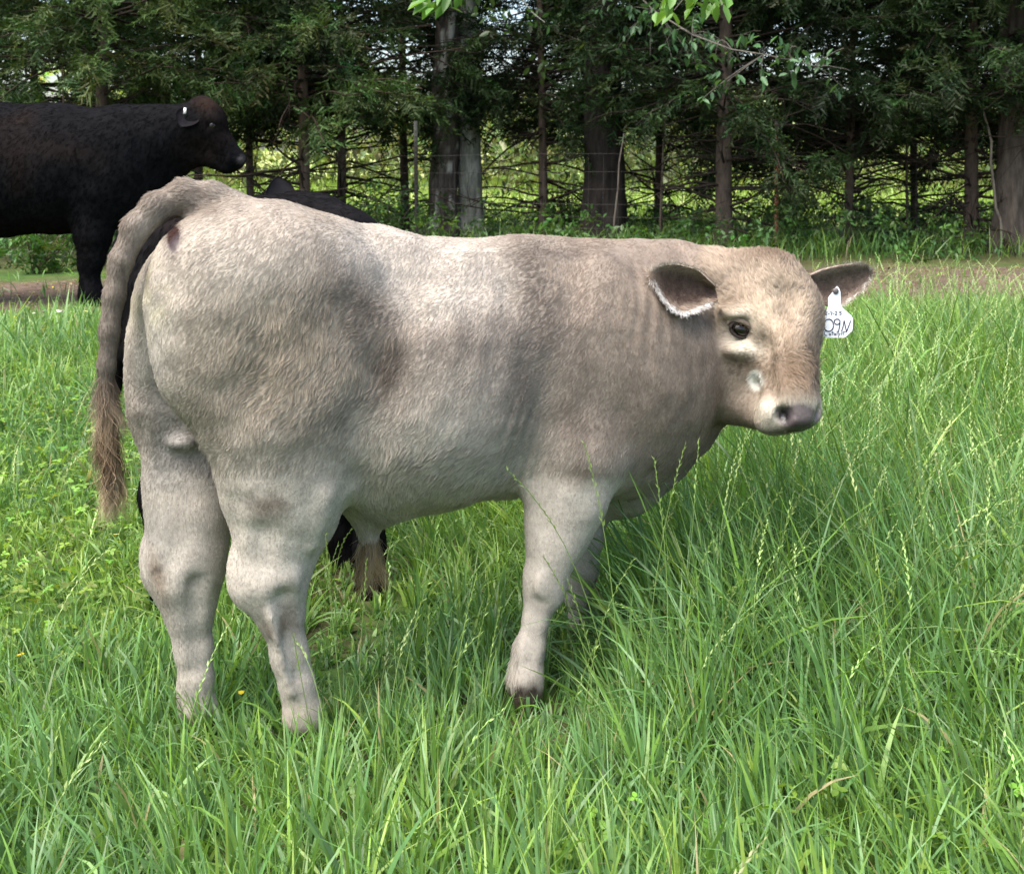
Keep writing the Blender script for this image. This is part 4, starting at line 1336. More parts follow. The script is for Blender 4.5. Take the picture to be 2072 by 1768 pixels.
# ears: cupped leaves of skin, dark inside, pale fringe
def ear(base, tip, up_edge, low_edge, depth, cup, parent, inner, outer, root_r):
    """up_edge / low_edge: picture points along the rims from base to tip"""
    n, m = 15, 13
    ue = np.array(up_edge, float); le = np.array(low_edge, float)
    tq = np.linspace(0, 1, n)
    def along(e):
        e = np.array([base[0], *e, tip[0]]) if False else e
        s_ = np.linspace(0, 1, len(e))
        return np.stack([np.interp(tq, s_, e[:, i]) for i in range(3)], -1)
    U_, L_ = along(ue), along(le)
    V = []
    for i in range(n):
        a, b = U_[i], L_[i]
        for j in range(m):
            s_ = j / (m - 1)
            x, y, Yd = a * (1 - s_) + b * s_
            bow = 4 * s_ * (1 - s_)
            V.append(LH(x, y, Yd + cup * bow * math.sin(math.pi * min(1, 0.15 + tq[i] * 0.95)) ** 0.7))
    V = np.array(V)
    i = np.arange(n - 1)[:, None] * m; j = np.arange(m - 1)[None]
    F = np.stack([i + j, i + j + 1, i + m + j + 1, i + m + j], -1).reshape(-1, 4)
    a, b, c_, d_ = (V[F[:, q]] for q in range(4))
    fn = np.cross(c_ - a, d_ - b)
    N_ = np.zeros_like(V)
    for q in range(4):
        np.add.at(N_, F[:, q], fn)
    N_ = unit(N_)
    eyep = np.array(LH(CX, HY, 0.0))
    if ((eyep - V) * N_).sum(-1).mean() < 0:
        N_ = -N_; F = F[:, ::-1]
    th = 0.006
    V2 = np.concatenate([V, V - N_ * th])
    nv = len(V)
    F2 = [F, F[:, ::-1] + nv]
    rim_idx = list(range(0, m)) + [k * m + m - 1 for k in range(1, n)] + [(n - 1) * m + k for k in range(m - 2, -1, -1)] + [k * m for k in range(n - 2, 0, -1)]
    ri = np.array(rim_idx); rj = np.roll(ri, -1)
    F2.append(np.stack([ri, rj, rj + nv, ri + nv], -1))
    s_ = np.tile(np.linspace(0, 1, m), n); tt = np.repeat(tq, m)
    edge = np.clip(1 - np.minimum(np.minimum(s_, 1 - s_) * 5, (1 - tt) * 6), 0, 1)[:, None]
    ci = np.array(inner) * (1 - edge) + np.array(outer) * edge
    C = np.concatenate([ci, np.tile(outer, (nv, 1))])
    o = mesh('ear', fr.fix(V2), [flip(np.concatenate(F2))], M_COAT, parent, {'col': np.concatenate([C, np.ones((len(C), 1))], 1)})
    # fur inside and out, longer and paler on the rim
    tip_d = unit((V[(n - 1) * m + m // 2] - V[m // 2])[None])[0]
    f_, p_, n_, w_ = sample(V, F, N_, 5200)
    ed = sum(w_[q] * edge[F[f_, q]] for q in range(4))[:, 0]
    cc_ = np.array(inner) * (1 - ed[:, None]) + np.array(outer) * 1.15 * ed[:, None]
    strands('ear_fur', fr.fix(p_), fr.fix(n_), fr.fix(tip_d + rng.normal(size=p_.shape) * 0.5), 0.011 + 0.006 * ed, cc_ * rng.uniform(0.8, 1.3, (len(p_), 1)), 0.00032, o, lift=0.35, kind='stuff')
    f_, p_, n_, w_ = sample(V - N_ * th, F[:, ::-1], -N_, 3000)
    strands('ear_back_fur', fr.fix(p_), fr.fix(n_), fr.fix(tip_d + rng.normal(size=p_.shape) * 0.4), 0.012, np.tile(outer, (len(p_), 1)) * rng.uniform(0.7, 1.2, (len(p_), 1)), 0.00034, o, lift=0.3, kind='stuff')
    return V.reshape(n, m, 3), N_.reshape(n, m, 3), o

def fringe(edge, outdir, n, length, colr, parent, nrm):
    k = rng.random(n) * (len(edge) - 1)
    i = k.astype(int); u = (k - i)[:, None]
    p_ = edge[i] * (1 - u) + edge[i + 1] * u
    d_ = outdir[i] + rng.normal(size=(n, 3)) * 0.35
    strands('ear_fringe', fr.fix(p_ + rng.normal(size=p_.shape) * 0.002), fr.fix(nrm[i]), fr.fix(d_), length * rng.uniform(0.5, 1.2, n), np.tile(colr, (n, 1)) * rng.uniform(0.85, 1.1, (n, 1)), 0.0003, parent, lift=0.25, kind='stuff')

Ve, Ne, eo = ear(None, None,
    [(1446, 578, 2.64), (1433, 566, 2.625), (1411, 545, 2.61), (1368, 534, 2.575), (1338, 537, 2.56), (1314, 551, 2.555)],
    [(1452, 606, 2.63), (1430, 616, 2.595), (1405, 628, 2.56), (1378, 634, 2.54), (1348, 614, 2.535), (1316, 562, 2.55)],
    0, 0.04, calf, (0.115, 0.078, 0.062), (0.33, 0.26, 0.2), 0.03)
le = Ve[2:, -1]; ou = unit(Ve[2:, -1] - Ve[2:, 6])
fringe(le, ou, 900, 0.016, (0.72, 0.70, 0.67), eo, Ne[2:, -1])
fringe(Ve[5:, 0], unit(Ve[5:, 0] - Ve[5:, 6]), 350, 0.010, (0.62, 0.57, 0.50), eo, Ne[5:, 0])
Ve2, Ne2, eo2 = ear(None, None,
    [(1640, 556, 2.75), (1665, 546, 2.755), (1695, 539, 2.765), (1730, 534, 2.775), (1752, 538, 2.79), (1763, 549, 2.80)],
    [(1655, 610, 2.755), (1680, 618, 2.755), (1697, 617, 2.757), (1718, 606, 2.765), (1748, 580, 2.785), (1762, 553, 2.80)],
    0, 0.02, calf, (0.16, 0.118, 0.095), (0.26, 0.205, 0.165), 0.03)
fringe(Ve2[5:, -1], unit(Ve2[5:, -1] - Ve2[5:, 6]), 420, 0.009, (0.72, 0.68, 0.60), eo2, Ne2[5:, -1])
fringe(Ve2[6:, 0], unit(Ve2[6:, 0] - Ve2[6:, 6]), 260, 0.007, (0.66, 0.61, 0.54), eo2, Ne2[6:, 0])

# ---------------- ear tag
def tag_pt(px, py, dy=0.0):
    return P(px + 3, py, 2.632 - (py - 580) * 0.00022 + dy)
out = np.array([(1683, 588), (1686, 583), (1690, 578), (1694, 582), (1697, 590), (1697.5, 604), (1698, 616), (1700, 621), (1710, 630), (1719, 638), (1722, 643), (1722, 662), (1721, 669), (1715, 674), (1708, 681), (1703, 683), (1670, 683), (1663, 680), (1655, 671), (1655, 666), (1659, 660), (1660, 640), (1662, 633), (1670, 626), (1672, 618), (1672, 602)], float)
et = thing('ear_tag', 'white plastic ear tag with handwriting hanging below the calf ear', 'ear tag', tag_pt(1690, 630))
O = np.array(et.location)
fr_ = np.array([tag_pt(x, y) for x, y in out]) - O
bk = fr_ + np.array([0, 0.0018, 0])
n = len(out)
cen = np.array([tag_pt(1690, 640) - O]); cenb = cen + np.array([0, 0.0018, 0])
me = bpy.data.meshes.new('tag_plate')
vs = [tuple(v) for v in fr_] + [tuple(v) for v in bk]
fs = [tuple(range(n))[::-1], tuple(range(n, 2 * n))] + [(i, (i + 1) % n, (i + 1) % n + n, i + n) for i in range(n)]
me.from_pydata(vs, [], fs)
ca = me.attributes.new('col', 'FLOAT_COLOR', 'POINT')
ca.data.foreach_set('color', np.tile([0.60, 0.62, 0.65, 1], 2 * n).astype(np.float32))
me.materials.append(M_TAG)
po = link(bpy.data.objects.new('tag_plate', me), et)
bv = po.modifiers.new('soft', 'BEVEL'); bv.width = 0.0005; bv.segments = 1
mb = MB()
ball(mb, tag_pt(1687, 588, -0.003) - O, (0.007, 0.004, 0.007), np.array([0.10, 0.09, 0.09]), 16, 8)
mb.build('button', M_TAG, et)
def ink(strokes, wdt, colr):
    mb = MB()
    for s_ in strokes:
        q = np.array([tag_pt(x, y, -0.0007) - O for x, y in s_])
        t_ = np.linspace(0, len(q) - 1, max(2, (len(q) - 1) * 3 + 1))
        q = np.stack([np.interp(t_, np.arange(len(q)), q[:, i]) for i in range(3)], -1)
        mb.tube(q, wdt, 5, np.array(colr), True)
    return mb
def circ(cx, cy, rx, ry, a0=0, a1=360, n=14):
    return [(cx + rx * math.cos(R(a)), cy + ry * math.sin(R(a))) for a in np.linspace(a0, a1, n)]
INK = (0.03, 0.03, 0.055)
# 09N
big = [circ(1673.2, 657.2, 9.8, 12.6), 
       circ(1690, 650, 5.8, 5.6, -20, 340), [(1695.8, 647.5), (1695.6, 655), (1694, 664), (1692, 672)],
       [(1699, 670), (1702.5, 658), (1704.2, 646), (1706.5, 659), (1709, 671), (1713, 660), (1717.5, 648)]]
ink(big, 0.00115, INK).build('lettering', M_INK, et)
small = [circ(1668, 630.5, 2.0, 1.7, 160, 370, 8) + [(1667, 635), (1666, 636.2), (1670, 636)],      # 2
         [(1672, 633.6), (1674.6, 633.6)],
         [(1676, 630.5), (1680, 630.5), (1678, 637)],                                                     # 7
         [(1682, 633.8), (1684.6, 633.8)],
         circ(1688, 631, 2.0, 1.8, 180, 380, 8) + [(1687, 635), (1686, 636.6), (1690.5, 636.4)],           # 2
         [(1699, 629.5), (1695, 629.5), (1694.6, 632.6)] + circ(1696, 634, 2.6, 2.3, -90, 130, 8)]           # 5
ink(small, 0.00068, INK).build('lettering', M_INK, et)
cata = [circ(1668.2, 673.2, 4.2, 4.6, -60, -300, 10),                                                      # C
        circ(1675.4, 675.6, 1.9, 1.8, 0, 360, 9), [(1677.2, 673.8), (1677.6, 677.8)],                        # a
        [(1680.8, 669.4), (1680.6, 677.2)], [(1678.6, 672.2), (1683.4, 671.6)],                              # t
        circ(1685.4, 675.2, 1.8, 1.8, 0, 360, 9), [(1687.2, 673.4), (1687.6, 677.2)],                        # a
        [(1690.0, 668.6), (1689.8, 677.0)],                                                                   # l
        [(1692.2, 673.2), (1693.6, 676.4)], [(1696.2, 672.6), (1692.4, 681.0)],                               # y
        [(1700.4, 672.6), (1698.4, 673.2), (1700.2, 675.2), (1698.2, 676.6)],                                 # s
        [(1703.6, 668.6), (1703.0, 676.4)], [(1701.2, 671.2), (1708.4, 670.0)]]                               # t
ink(cata, 0.00068, INK).build('lettering', M_INK, et)

# ---------------- the black cow
f2 = Frame((gx_at(160, 8.55), 8.55), R(2))
M2, c42 = f2.M, f2.c4
bc = Body((-2.3, -0.55, -0.08), (1.35, 0.6, 1.62), 0.022)
bc.chain([c42(-380, 330, 0, 112), c42(-200, 338, 0, 122), c42(0, 342, 0, 128), c42(120, 340, 0, 124), c42(230, 335, 0, 108)], 0.12, 0.85)
bc.ell(M2(-150, 360, 0), (0.62, 0.40, 0.40), 0.12)
bc.ell(M2(215, 345, 0.12), (0.26, 0.16, 0.40), 0.1)
bc.ell(M2(275, 390, 0), (0.20, 0.19, 0.26), 0.1)
bc.chain([c42(250, 290, 0, 78), c42(320, 285, 0, 68), c42(375, 262, 0, 54)], 0.08, 0.72)
bc.cap(M2(300, 350, 0), M2(370, 310, 0), 0.2, 0.13, 0.08, 0.5)
H = M2
bc.ell(H(402, 252, 0.02), (0.15, 0.125, 0.16), 0.06)
bc.ell(H(408, 214, 0.02), (0.085, 0.09, 0.075), 0.06)
bc.ell(H(425, 245, 0.02), (0.12, 0.115, 0.12), 0.05)
bc.cap(H(425, 270, 0.02), H(474, 318, 0.02), 0.125, 0.075, 0.05, 0.8)
bc.cap(H(400, 305, 0.02), H(455, 334, 0.02), 0.085, 0.052, 0.05, 0.7)
bc.ell(H(474, 322, 0.02), (0.085, 0.08, 0.068), 0.03)
bc.ell(H(462, 340, 0.02), (0.06, 0.055, 0.03), 0.03)
bc.ell(H(484, 316, 0.09), (0.02, 0.03, 0.016), 0.02, None, '-')
bc.ell(H(427, 252, 0.125), (0.034, 0.025, 0.024), 0.02, None, '-')
bc.ell(H(428, 243, 0.11), (0.05, 0.03, 0.02), 0.03)
for (px, v, dx) in ((190, 0.17, 0), (290, -0.15, 0)):
    bc.chain([c42(px + dx, 400, v * 0.8, 62), c42(px - 2, 470, v, 37), c42(px - 4, 515, v, 26), c42(px - 8, 535, v, 21), c42(px - 8, 575, v, 18), c42(px - 4, 598, v, 23), c42(px + 2, 612, v, 22)], 0.05, 0.95)
for (px, v) in ((-430, 0.17), (-340, -0.17)):
    bc.ell(M2(px + 20, 340, v * 0.8), (0.28, 0.16, 0.34), 0.08)
    bc.chain([c42(px + 20, 400, v, 62), c42(px + 5, 470, v, 38), c42(px - 14, 520, v, 27), c42(px - 4, 570, v, 18), c42(px, 598, v, 23), c42(px + 6, 612, v, 22)], 0.05, 0.95)
bc.ell(M2(-330, 470, 0), (0.2, 0.15, 0.12), 0.08)
tc = [c42(-470, 225, 0, 14), c42(-498, 260, 0, 13), c42(-502, 350, 0, 10), c42(-500, 450, 0, 8), c42(-500, 520, 0, 12), c42(-502, 560, 0, 6)]
bc.chain(tc, 0.03)
qi = np.argwhere(np.abs(bc.D) < 0.06)
qp = qi * bc.h + bc.lo
bc.D[qi[:, 0], qi[:, 1], qi[:, 2]] += (0.012 * fbm(qp, 4.0, 3)).astype(np.float32)
Vc, Fc, Nc = bc.surface()
cow = thing('cow', 'black cow standing behind the pale calf, head to the right, at the left edge', 'cow', f2.A, f2.rz)
brown = np.clip(fbm(Vc, 2.2, 3) * 1.6 - 0.2, 0, 1)[:, None] * 0.6
Cc = np.array([0.0052, 0.0052, 0.0060]) * (1 - brown) + np.array([0.017, 0.010, 0.0075]) * brown
w2 = f2.to_world(Vc)
sxc = CX + FPX * w2[:, 0] / w2[:, 1]; syc = HY + FPX * (CAMZ - w2[:, 2]) / w2[:, 1]
poll = blob(sxc, syc, 420, 208, 24, 14)[:, None]
Cc = Cc + (np.array([0.06, 0.033, 0.022]) - Cc) * poll * 0.3
mz = np.clip(blob(sxc, syc, 489, 322, 9, 10) * 1.8 - 0.3, 0, 1)[:, None]
Cc = Cc + (np.array([0.05, 0.045, 0.047]) - Cc) * mz
mesh('body', f2.fix(Vc), [flip(Fc)], M_BLACK, cow, {'col': np.concatenate([Cc, np.ones((len(Cc), 1))], 1)})
f_, p_, n_, w_ = sample(Vc, Fc, Nc, 130000)
cf_ = sum(w_[q] * Cc[Fc[f_, q]] for q in range(4))
strands('fur', f2.fix(p_), f2.fix(n_), f2.fix(np.array([-0.6, 0, -0.7]) + np.stack([fbm(p_, 3.0, 2, q) for q in range(3)], -1) * 0.5), 0.026 * rng.uniform(0.7, 1.2, len(p_)), cf_ * rng.uniform(0.85, 1.2, (len(p_), 1)), 0.0012, cow, lift=0.08, clump=0.02, clump_amt=0.1, root_dark=0.95, mat=M_BLACK_FUR, kind='stuff')
mb = MB()
ball(mb, f2.fix(M2(428, 253, 0.118)), (0.030, 0.02, 0.024), np.array([0.02, 0.014, 0.012]), 18, 10)
mb.build('eye', M_EYE, cow)
mb = MB()
ball(mb, f2.fix(M2(428, 253, -0.085)), (0.030, 0.02, 0.024), np.array([0.02, 0.014, 0.012]), 18, 10)
mb.build('eye', M_EYE, cow)
def simple_ear(frm, base, tip, w, v0, v1, colr, parent, cup=0.3, mat=M_BLACK):
    n, m = 12, 9
    a, b = np.array(frm.M(*base, v0)), np.array(frm.M(*tip, v1))
    ax = unit((b - a)[None])[0]
    side = unit(np.cross(ax, np.array([0, 1.0, 0.15]))[None])[0]
    nor = np.cross(side, ax)
    V = []
    for i in range(n):
        t_ = i / (n - 1)
        ww = w * (math.sin(math.pi * (0.14 + 0.86 * t_)) ** 0.75 if t_ < 1 else 0.02)
        for j in range(m):
            s_ = j / (m - 1) * 2 - 1
            V.append(a + (b - a) * t_ + side * ww * s_ + nor * ww * cup * (s_ * s_ - 0.4))
    V = np.array(V)
    V = np.concatenate([V, V - nor * 0.008])
    i = np.arange(n - 1)[:, None] * m; j = np.arange(m - 1)[None]
    F = np.stack([i + j, i + j + 1, i + m + j + 1, i + m + j], -1).reshape(-1, 4)
    nv = n * m
    ri = np.array(list(range(0, m)) + [k * m + m - 1 for k in range(1, n)] + [(n - 1) * m + k for k in range(m - 2, -1, -1)] + [k * m for k in range(n - 2, 0, -1)])
    rj = np.roll(ri, -1)
    FF = np.concatenate([F, F[:, ::-1] + nv, np.stack([ri, rj, rj + nv, ri + nv], -1)])
    return mesh('ear', frm.fix(V), [FF], mat, parent, {'col': np.tile([*colr, 1], (2 * nv, 1))})
simple_ear(f2, (390, 224), (366, 256), 0.085, 0.10, 0.20, (0.010, 0.009, 0.011), cow)
simple_ear(f2, (392, 226), (378, 246), 0.065, -0.07, -0.2, (0.010, 0.009, 0.011), cow)
ct = MB()
tp_ = f2.to_world(M2(373.5, 224, 0.16)); 
b_ = np.array([(-0.009, 0, -0.022), (0.009, 0, -0.020), (0.012, 0, 0.020), (-0.006, 0, 0.022), (-0.009, 0.004, -0.022), (0.009, 0.004, -0.020), (0.012, 0.004, 0.020), (-0.006, 0.004, 0.022)])
ct.add(b_ + tp_, np.array([[0, 1, 2, 3], [7, 6, 5, 4], [0, 4, 5, 1], [1, 5, 6, 2], [2, 6, 7, 3], [3, 7, 4, 0]]), np.array([0.8, 0.8, 0.78]))
tag(ct.build('ear_tag', M_TAG, None, smooth=False), 'small white tag in the ear of the black cow', 'ear tag')

# ---------------- the black calf behind
f3 = Frame((gx_at(500, 3.0), 3.0), R(14))
M3, c43 = f3.M, f3.c4
b3 = Body((-0.5, -0.5, -0.05), (0.62, 0.32, 1.12), 0.013)
b3.chain([c43(345, 520, 0, 105), c43(470, 545, 0, 135), c43(590, 555, 0, 150), c43(670, 545, 0, 128)], 0.06, 0.8)
b3.ell(M3(560, 640, 0), (0.24, 0.16, 0.20), 0.06)
b3.ell(M3(330, 590, 0.05), (0.10, 0.09, 0.20), 0.06)
b3.ell(M3(330, 590, -0.07), (0.11, 0.08, 0.20), 0.06)
b3.ell(M3(690, 600, 0.05), (0.11, 0.10, 0.20), 0.06)
b3.chain([c43(680, 520, -0.05, 95), c43(640, 470, -0.14, 72), c43(605, 450, -0.24, 62)], 0.05, 0.9)
b3.ell(M3(600, 452, -0.29), (0.085, 0.10, 0.085), 0.04)
b3.cap(M3(590, 470, -0.3), M3(560, 540, -0.42), 0.075, 0.05, 0.04)
for (px, v, yb) in ((748, 0.10, 1262), (690, -0.13, 1135)):
    b3.chain([c43(px - 22, 760, v, 62), c43(px - 8, 900, v, 46), c43(px - 2, 1000, v, 36), c43(px, yb - 150, v, 30), c43(px, yb - 60, v, 27), c43(px + 8, yb, v, 30)], 0.03)
for (px, v, yb) in ((330, 0.09, 1290), (390, -0.1, 1190)):
    b3.chain([c43(px, 700, v, 80), c43(px + 25, 860, v, 58), c43(px - 10, 1000, v, 36), c43(px + 4, yb - 110, v, 28), c43(px + 6, yb - 50, v, 27), c43(px + 14, yb, v, 30)], 0.03)
b3.chain([c43(262, 470, 0, 18), c43(238, 520, 0, 16), c43(235, 640, 0, 13), c43(238, 720, 0, 18), c43(240, 790, 0, 10)], 0.02)
Vd, Fd, Nd = b3.surface()
calf2 = thing('calf', 'black calf mostly hidden behind the pale calf, only ear, back and legs showing', 'calf', f3.A, f3.rz)
brown = np.clip(fbm(Vd, 5.0, 3) * 1.5, 0, 1)[:, None] * 0.7
Cd = np.array([0.007, 0.0065, 0.007]) * (1 - brown) + np.array([0.03, 0.019, 0.016]) * brown
mesh('body', f3.fix(Vd), [flip(Fd)], M_BLACK, calf2, {'col': np.concatenate([Cd, np.ones((len(Cd), 1))], 1)})
simple_ear(f3, (572, 425), (561, 356), 0.042, -0.27, -0.27, (0.022, 0.021, 0.023), calf2)
simple_ear(f3, (560, 450), (520, 470), 0.04, -0.36, -0.42, (0.012, 0.012, 0.015), calf2)


f_, p_, n_, w_ = sample(Vd, Fd, Nd, 80000)
cf_ = sum(w_[q] * Cd[Fd[f_, q]] for q in range(4))
strands('fur', f3.fix(p_), f3.fix(n_), f3.fix(np.array([-0.6, 0, -0.7]) + np.stack([fbm(p_, 6.0, 2, q) for q in range(3)], -1) * 0.5), 0.014 * rng.uniform(0.7, 1.2, len(p_)), cf_ * rng.uniform(0.85, 1.2, (len(p_), 1)), 0.0006, calf2, lift=0.1, clump=0.008, clump_amt=0.2, root_dark=0.95, mat=M_BLACK_FUR, kind='stuff')

# ------------------------------------------------------------------ grass
def blades(n, X, Y, Lh, Wd, lean, curl, col, nseg=5, flop=None, tipfade=0.15):
    """n bent strips: returns vertices, quads, tris, colours"""
    az = rng.uniform(0, 2 * np.pi, n) if flop is None else flop
    h = np.stack([np.cos(az), np.sin(az)], -1)
    th0 = lean; th1 = lean + curl
    s = np.linspace(0, 1, nseg + 1)
    th = th0[:, None] + (th1 - th0)[:, None] * s[None] ** 1.4
    step = Lh[:, None] / nseg
    tm = 0.5 * (th[:, 1:] + th[:, :-1])
    r = np.concatenate([np.zeros((n, 1)), np.cumsum(np.sin(tm) * step, 1)], 1)
    z = np.concatenate([np.zeros((n, 1)), np.cumsum(np.cos(tm) * step, 1)], 1)
    side_b = 0.12 * vnoise(np.stack([X * 31, Y * 37, Lh * 90], -1), 1.0)[:, None] * Lh[:, None] * s[None] ** 2
    per = np.stack([-h[:, 1], h[:, 0]], -1)
    cx = X[:, None] + r * h[:, :1] + side_b * per[:, :1]
    cy = Y[:, None] + r * h[:, 1:] + side_b * per[:, 1:]
    cz = gz(X, Y)[:, None] - 0.004 + np.maximum(z, 0.004)
    w = Wd[:, None] * 0.5 * np.minimum(1, 0.55 + 1.6 * s[None]) * (1 - s[None] ** 2.6)
    tw = rng.uniform(-0.9, 0.9, n)[:, None] + rng.normal(size=(n, 1)) * 0.5 * s[None]
    # width direction: across, turned about the blade
    tx = np.sin(th) ; tz = np.cos(th)
    nx_, nz_ = np.cos(th), -np.sin(th)
    wx = per[:, None, 0] * np.cos(tw) + h[:, None, 0] * nx_ * np.sin(tw)
    wy = per[:, None, 1] * np.cos(tw) + h[:, None, 1] * nx_ * np.sin(tw)
    wz = nz_ * np.sin(tw)
    k = nseg
    Lf = np.stack([cx - wx * w, cy - wy * w, cz - wz * w], -1)[:, :k]
    Rt = np.stack([cx + wx * w, cy + wy * w, cz + wz * w], -1)[:, :k]
    tip = np.stack([cx[:, -1], cy[:, -1], cz[:, -1]], -1)[:, None]
    V = np.concatenate([Lf, Rt, tip], 1)
    m = 2 * k + 1
    b = (np.arange(n) * m)[:, None]
    i = np.arange(k - 1)[None]
    Q = np.stack([b + i, b + k + i, b + k + i + 1, b + i + 1], -1).reshape(-1, 4)
    T = np.concatenate([b + k - 1, b + 2 * k - 1, b + 2 * k], 1)
    g = np.concatenate([s[:k], s[:k], [1.0]])
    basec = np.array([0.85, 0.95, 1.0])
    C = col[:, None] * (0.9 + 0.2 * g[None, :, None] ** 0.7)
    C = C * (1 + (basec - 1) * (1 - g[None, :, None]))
    return V.reshape(-1, 3), Q, T, C.reshape(-1, 3)

def add_blades(mb, *a, **k):
    V, Q, T, C = blades(*a, **k)
    n0 = mb.n
    mb.add(V, Q, C)
    mb.F3.append(T + n0)

G_BLUE = np.array([0.115, 0.225, 0.075]); G_MID = np.array([0.132, 0.240, 0.042]); G_YEL = np.array([0.24, 0.345, 0.060]); G_DRY = np.array([0.33, 0.28, 0.14])
def grass_col(X, Y, n):
    u = fbm(xy3(X, Y), 1.3, 3, 1) + rng.normal(size=n) * 0.45
    a = sm(u, -0.5, 0.1)[:, None]; b = sm(u, 0.2, 0.9)[:, None]
    c = G_BLUE * (1 - a) + G_MID * a
    c = c * (1 - b) + G_YEL * b
    d = (rng.random(n) < 0.012)[:, None]
    c = np.where(d, G_DRY, c)
    return c * (1 + 0.22 * rng.normal(size=(n, 1))).clip(0.5, 1.7)

def px_of(X, Y):
    return CX + FPX * X / Y

def height_map(X, Y):
    """how tall the sward stands"""
    k = px_of(X, Y)
    h = 0.12 + 0.05 * fbm(xy3(X, Y), 1.2, 2, 2)
    h = h + 0.17 * sm(k, 1190, 1420) * sm(Y, 1.9, 2.4) * (1 - sm(Y, 4.5, 7.0))
    h = h + 0.07 * sm(Y, 3.4, 4.2) * sm(k, 800, 950)
    h = h + 0.10 * sm(Y, 5.0, 6.3) * (1 - sm(k, 200, 330))
    h = h * (1 - 0.5 * (1 - sm(k, 260, 420)) * sm(Y, 2.4, 2.7) * (1 - sm(Y, 4.3, 5.2)))
    # trodden short around the standing animals
    hind = np.exp(-(((X + 0.47) / 0.30) ** 2 + ((Y - 2.10) / 0.30) ** 2))
    fore = np.exp(-(((X - 0.03) / 0.13) ** 2 + ((Y - 2.18) / 0.32) ** 2))
    farf = np.exp(-(((X - 0.13) / 0.09) ** 2 + ((Y - 2.4) / 0.35) ** 2))
    legs_gap = sm(k, 590, 640) * (1 - sm(k, 800, 860)) * sm(Y, 2.2, 2.4) * (1 - sm(Y, 3.2, 3.6))
    h = h * (1 - 0.72 * legs_gap)
    h = h * (1 - 0.32 * hind) * (1 - 0.42 * fore) * (1 - 0.5 * farf)
    h = h * (1 - 0.6 * sm(Y, 6.0, 8.0))
    return np.clip(h, 0.035, 0.5)

def density_keep(X, Y, n):
    bare_ = strip(X, Y)
    k = px_of(X, Y)
    thin = sm(fbm(xy3(X, Y), 2.6, 3, 3), 0.10, 0.45) * (1 - sm(k, 240, 420)) * sm(Y, 2.5, 3.0) * 0.75
    edge = sm(Y - (8.3 + 0.13 * X + 0.5 * fbm(xy3(X, Y), 1.7, 2)), -0.5, 0.25)
    return rng.random(n) > np.maximum(np.maximum(bare_ * 0.97, thin), edge * (0.97))

def spots(n, y0, y1, margin=1.0):
    """places for blades over the wedge of ground in front"""
    Y = np.sqrt(rng.uniform(y0 ** 2, y1 ** 2, n))
    X = rng.uniform(-1, 1, n) * (0.4315 * Y + margin)
    return X, Y

mb = MB()
for (n, y0, y1, wmul, seg) in ((32000, 1.15, 2.3, 1.0, 5), (40000, 2.3, 3.7, 1.05, 5), (42000, 3.7, 6.2, 1.3, 4), (38000, 6.2, 10.6, 1.9, 3)):
    X, Y = spots(n, y0, y1)
    # tufts: pull towards nearby centres
    cell = np.floor(np.stack([X, Y], -1) / 0.09)
    hsh = np.sin(cell @ np.array([12.9898, 78.233])) * 43758.5453
    hsh = hsh - np.floor(hsh)
    hs2 = (hsh * 57.31) % 1
    pull = 0.45 * (hsh > 0.35)
    X = X + (((cell[:, 0] + 0.2 + 0.6 * hsh) * 0.09) - X) * pull
    Y = Y + (((cell[:, 1] + 0.2 + 0.6 * hs2) * 0.09) - Y) * pull
    q = density_keep(X, Y, n)
    X, Y, hsh = X[q], Y[q], hsh[q]
    n = len(X)
    h = height_map(X, Y)
    Lh = h * rng.uniform(0.65, 1.75, n) * (0.8 + 0.4 * hsh)
    Wd = rng.uniform(0.003, 0.0088, n) * wmul * (0.7 + 0.6 * (rng.random(n) < 0.3))
    lean = np.abs(rng.normal(size=n)) * 0.5 + 0.05
    curl = rng.uniform(0.1, 2.1, n) * rng.random(n) ** 0.5
    az = rng.uniform(0, 2 * np.pi, n) + 0.0
    comb = 2.6 + 1.6 * vnoise(xy3(X, Y), 1.5, 0)
    use = rng.random(n) < 0.45
    az = np.where(use, comb + rng.normal(size=n) * 0.6, az)
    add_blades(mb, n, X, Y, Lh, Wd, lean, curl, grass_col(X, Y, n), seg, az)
mb.build('grass', M_GRASS, None, kind='stuff')

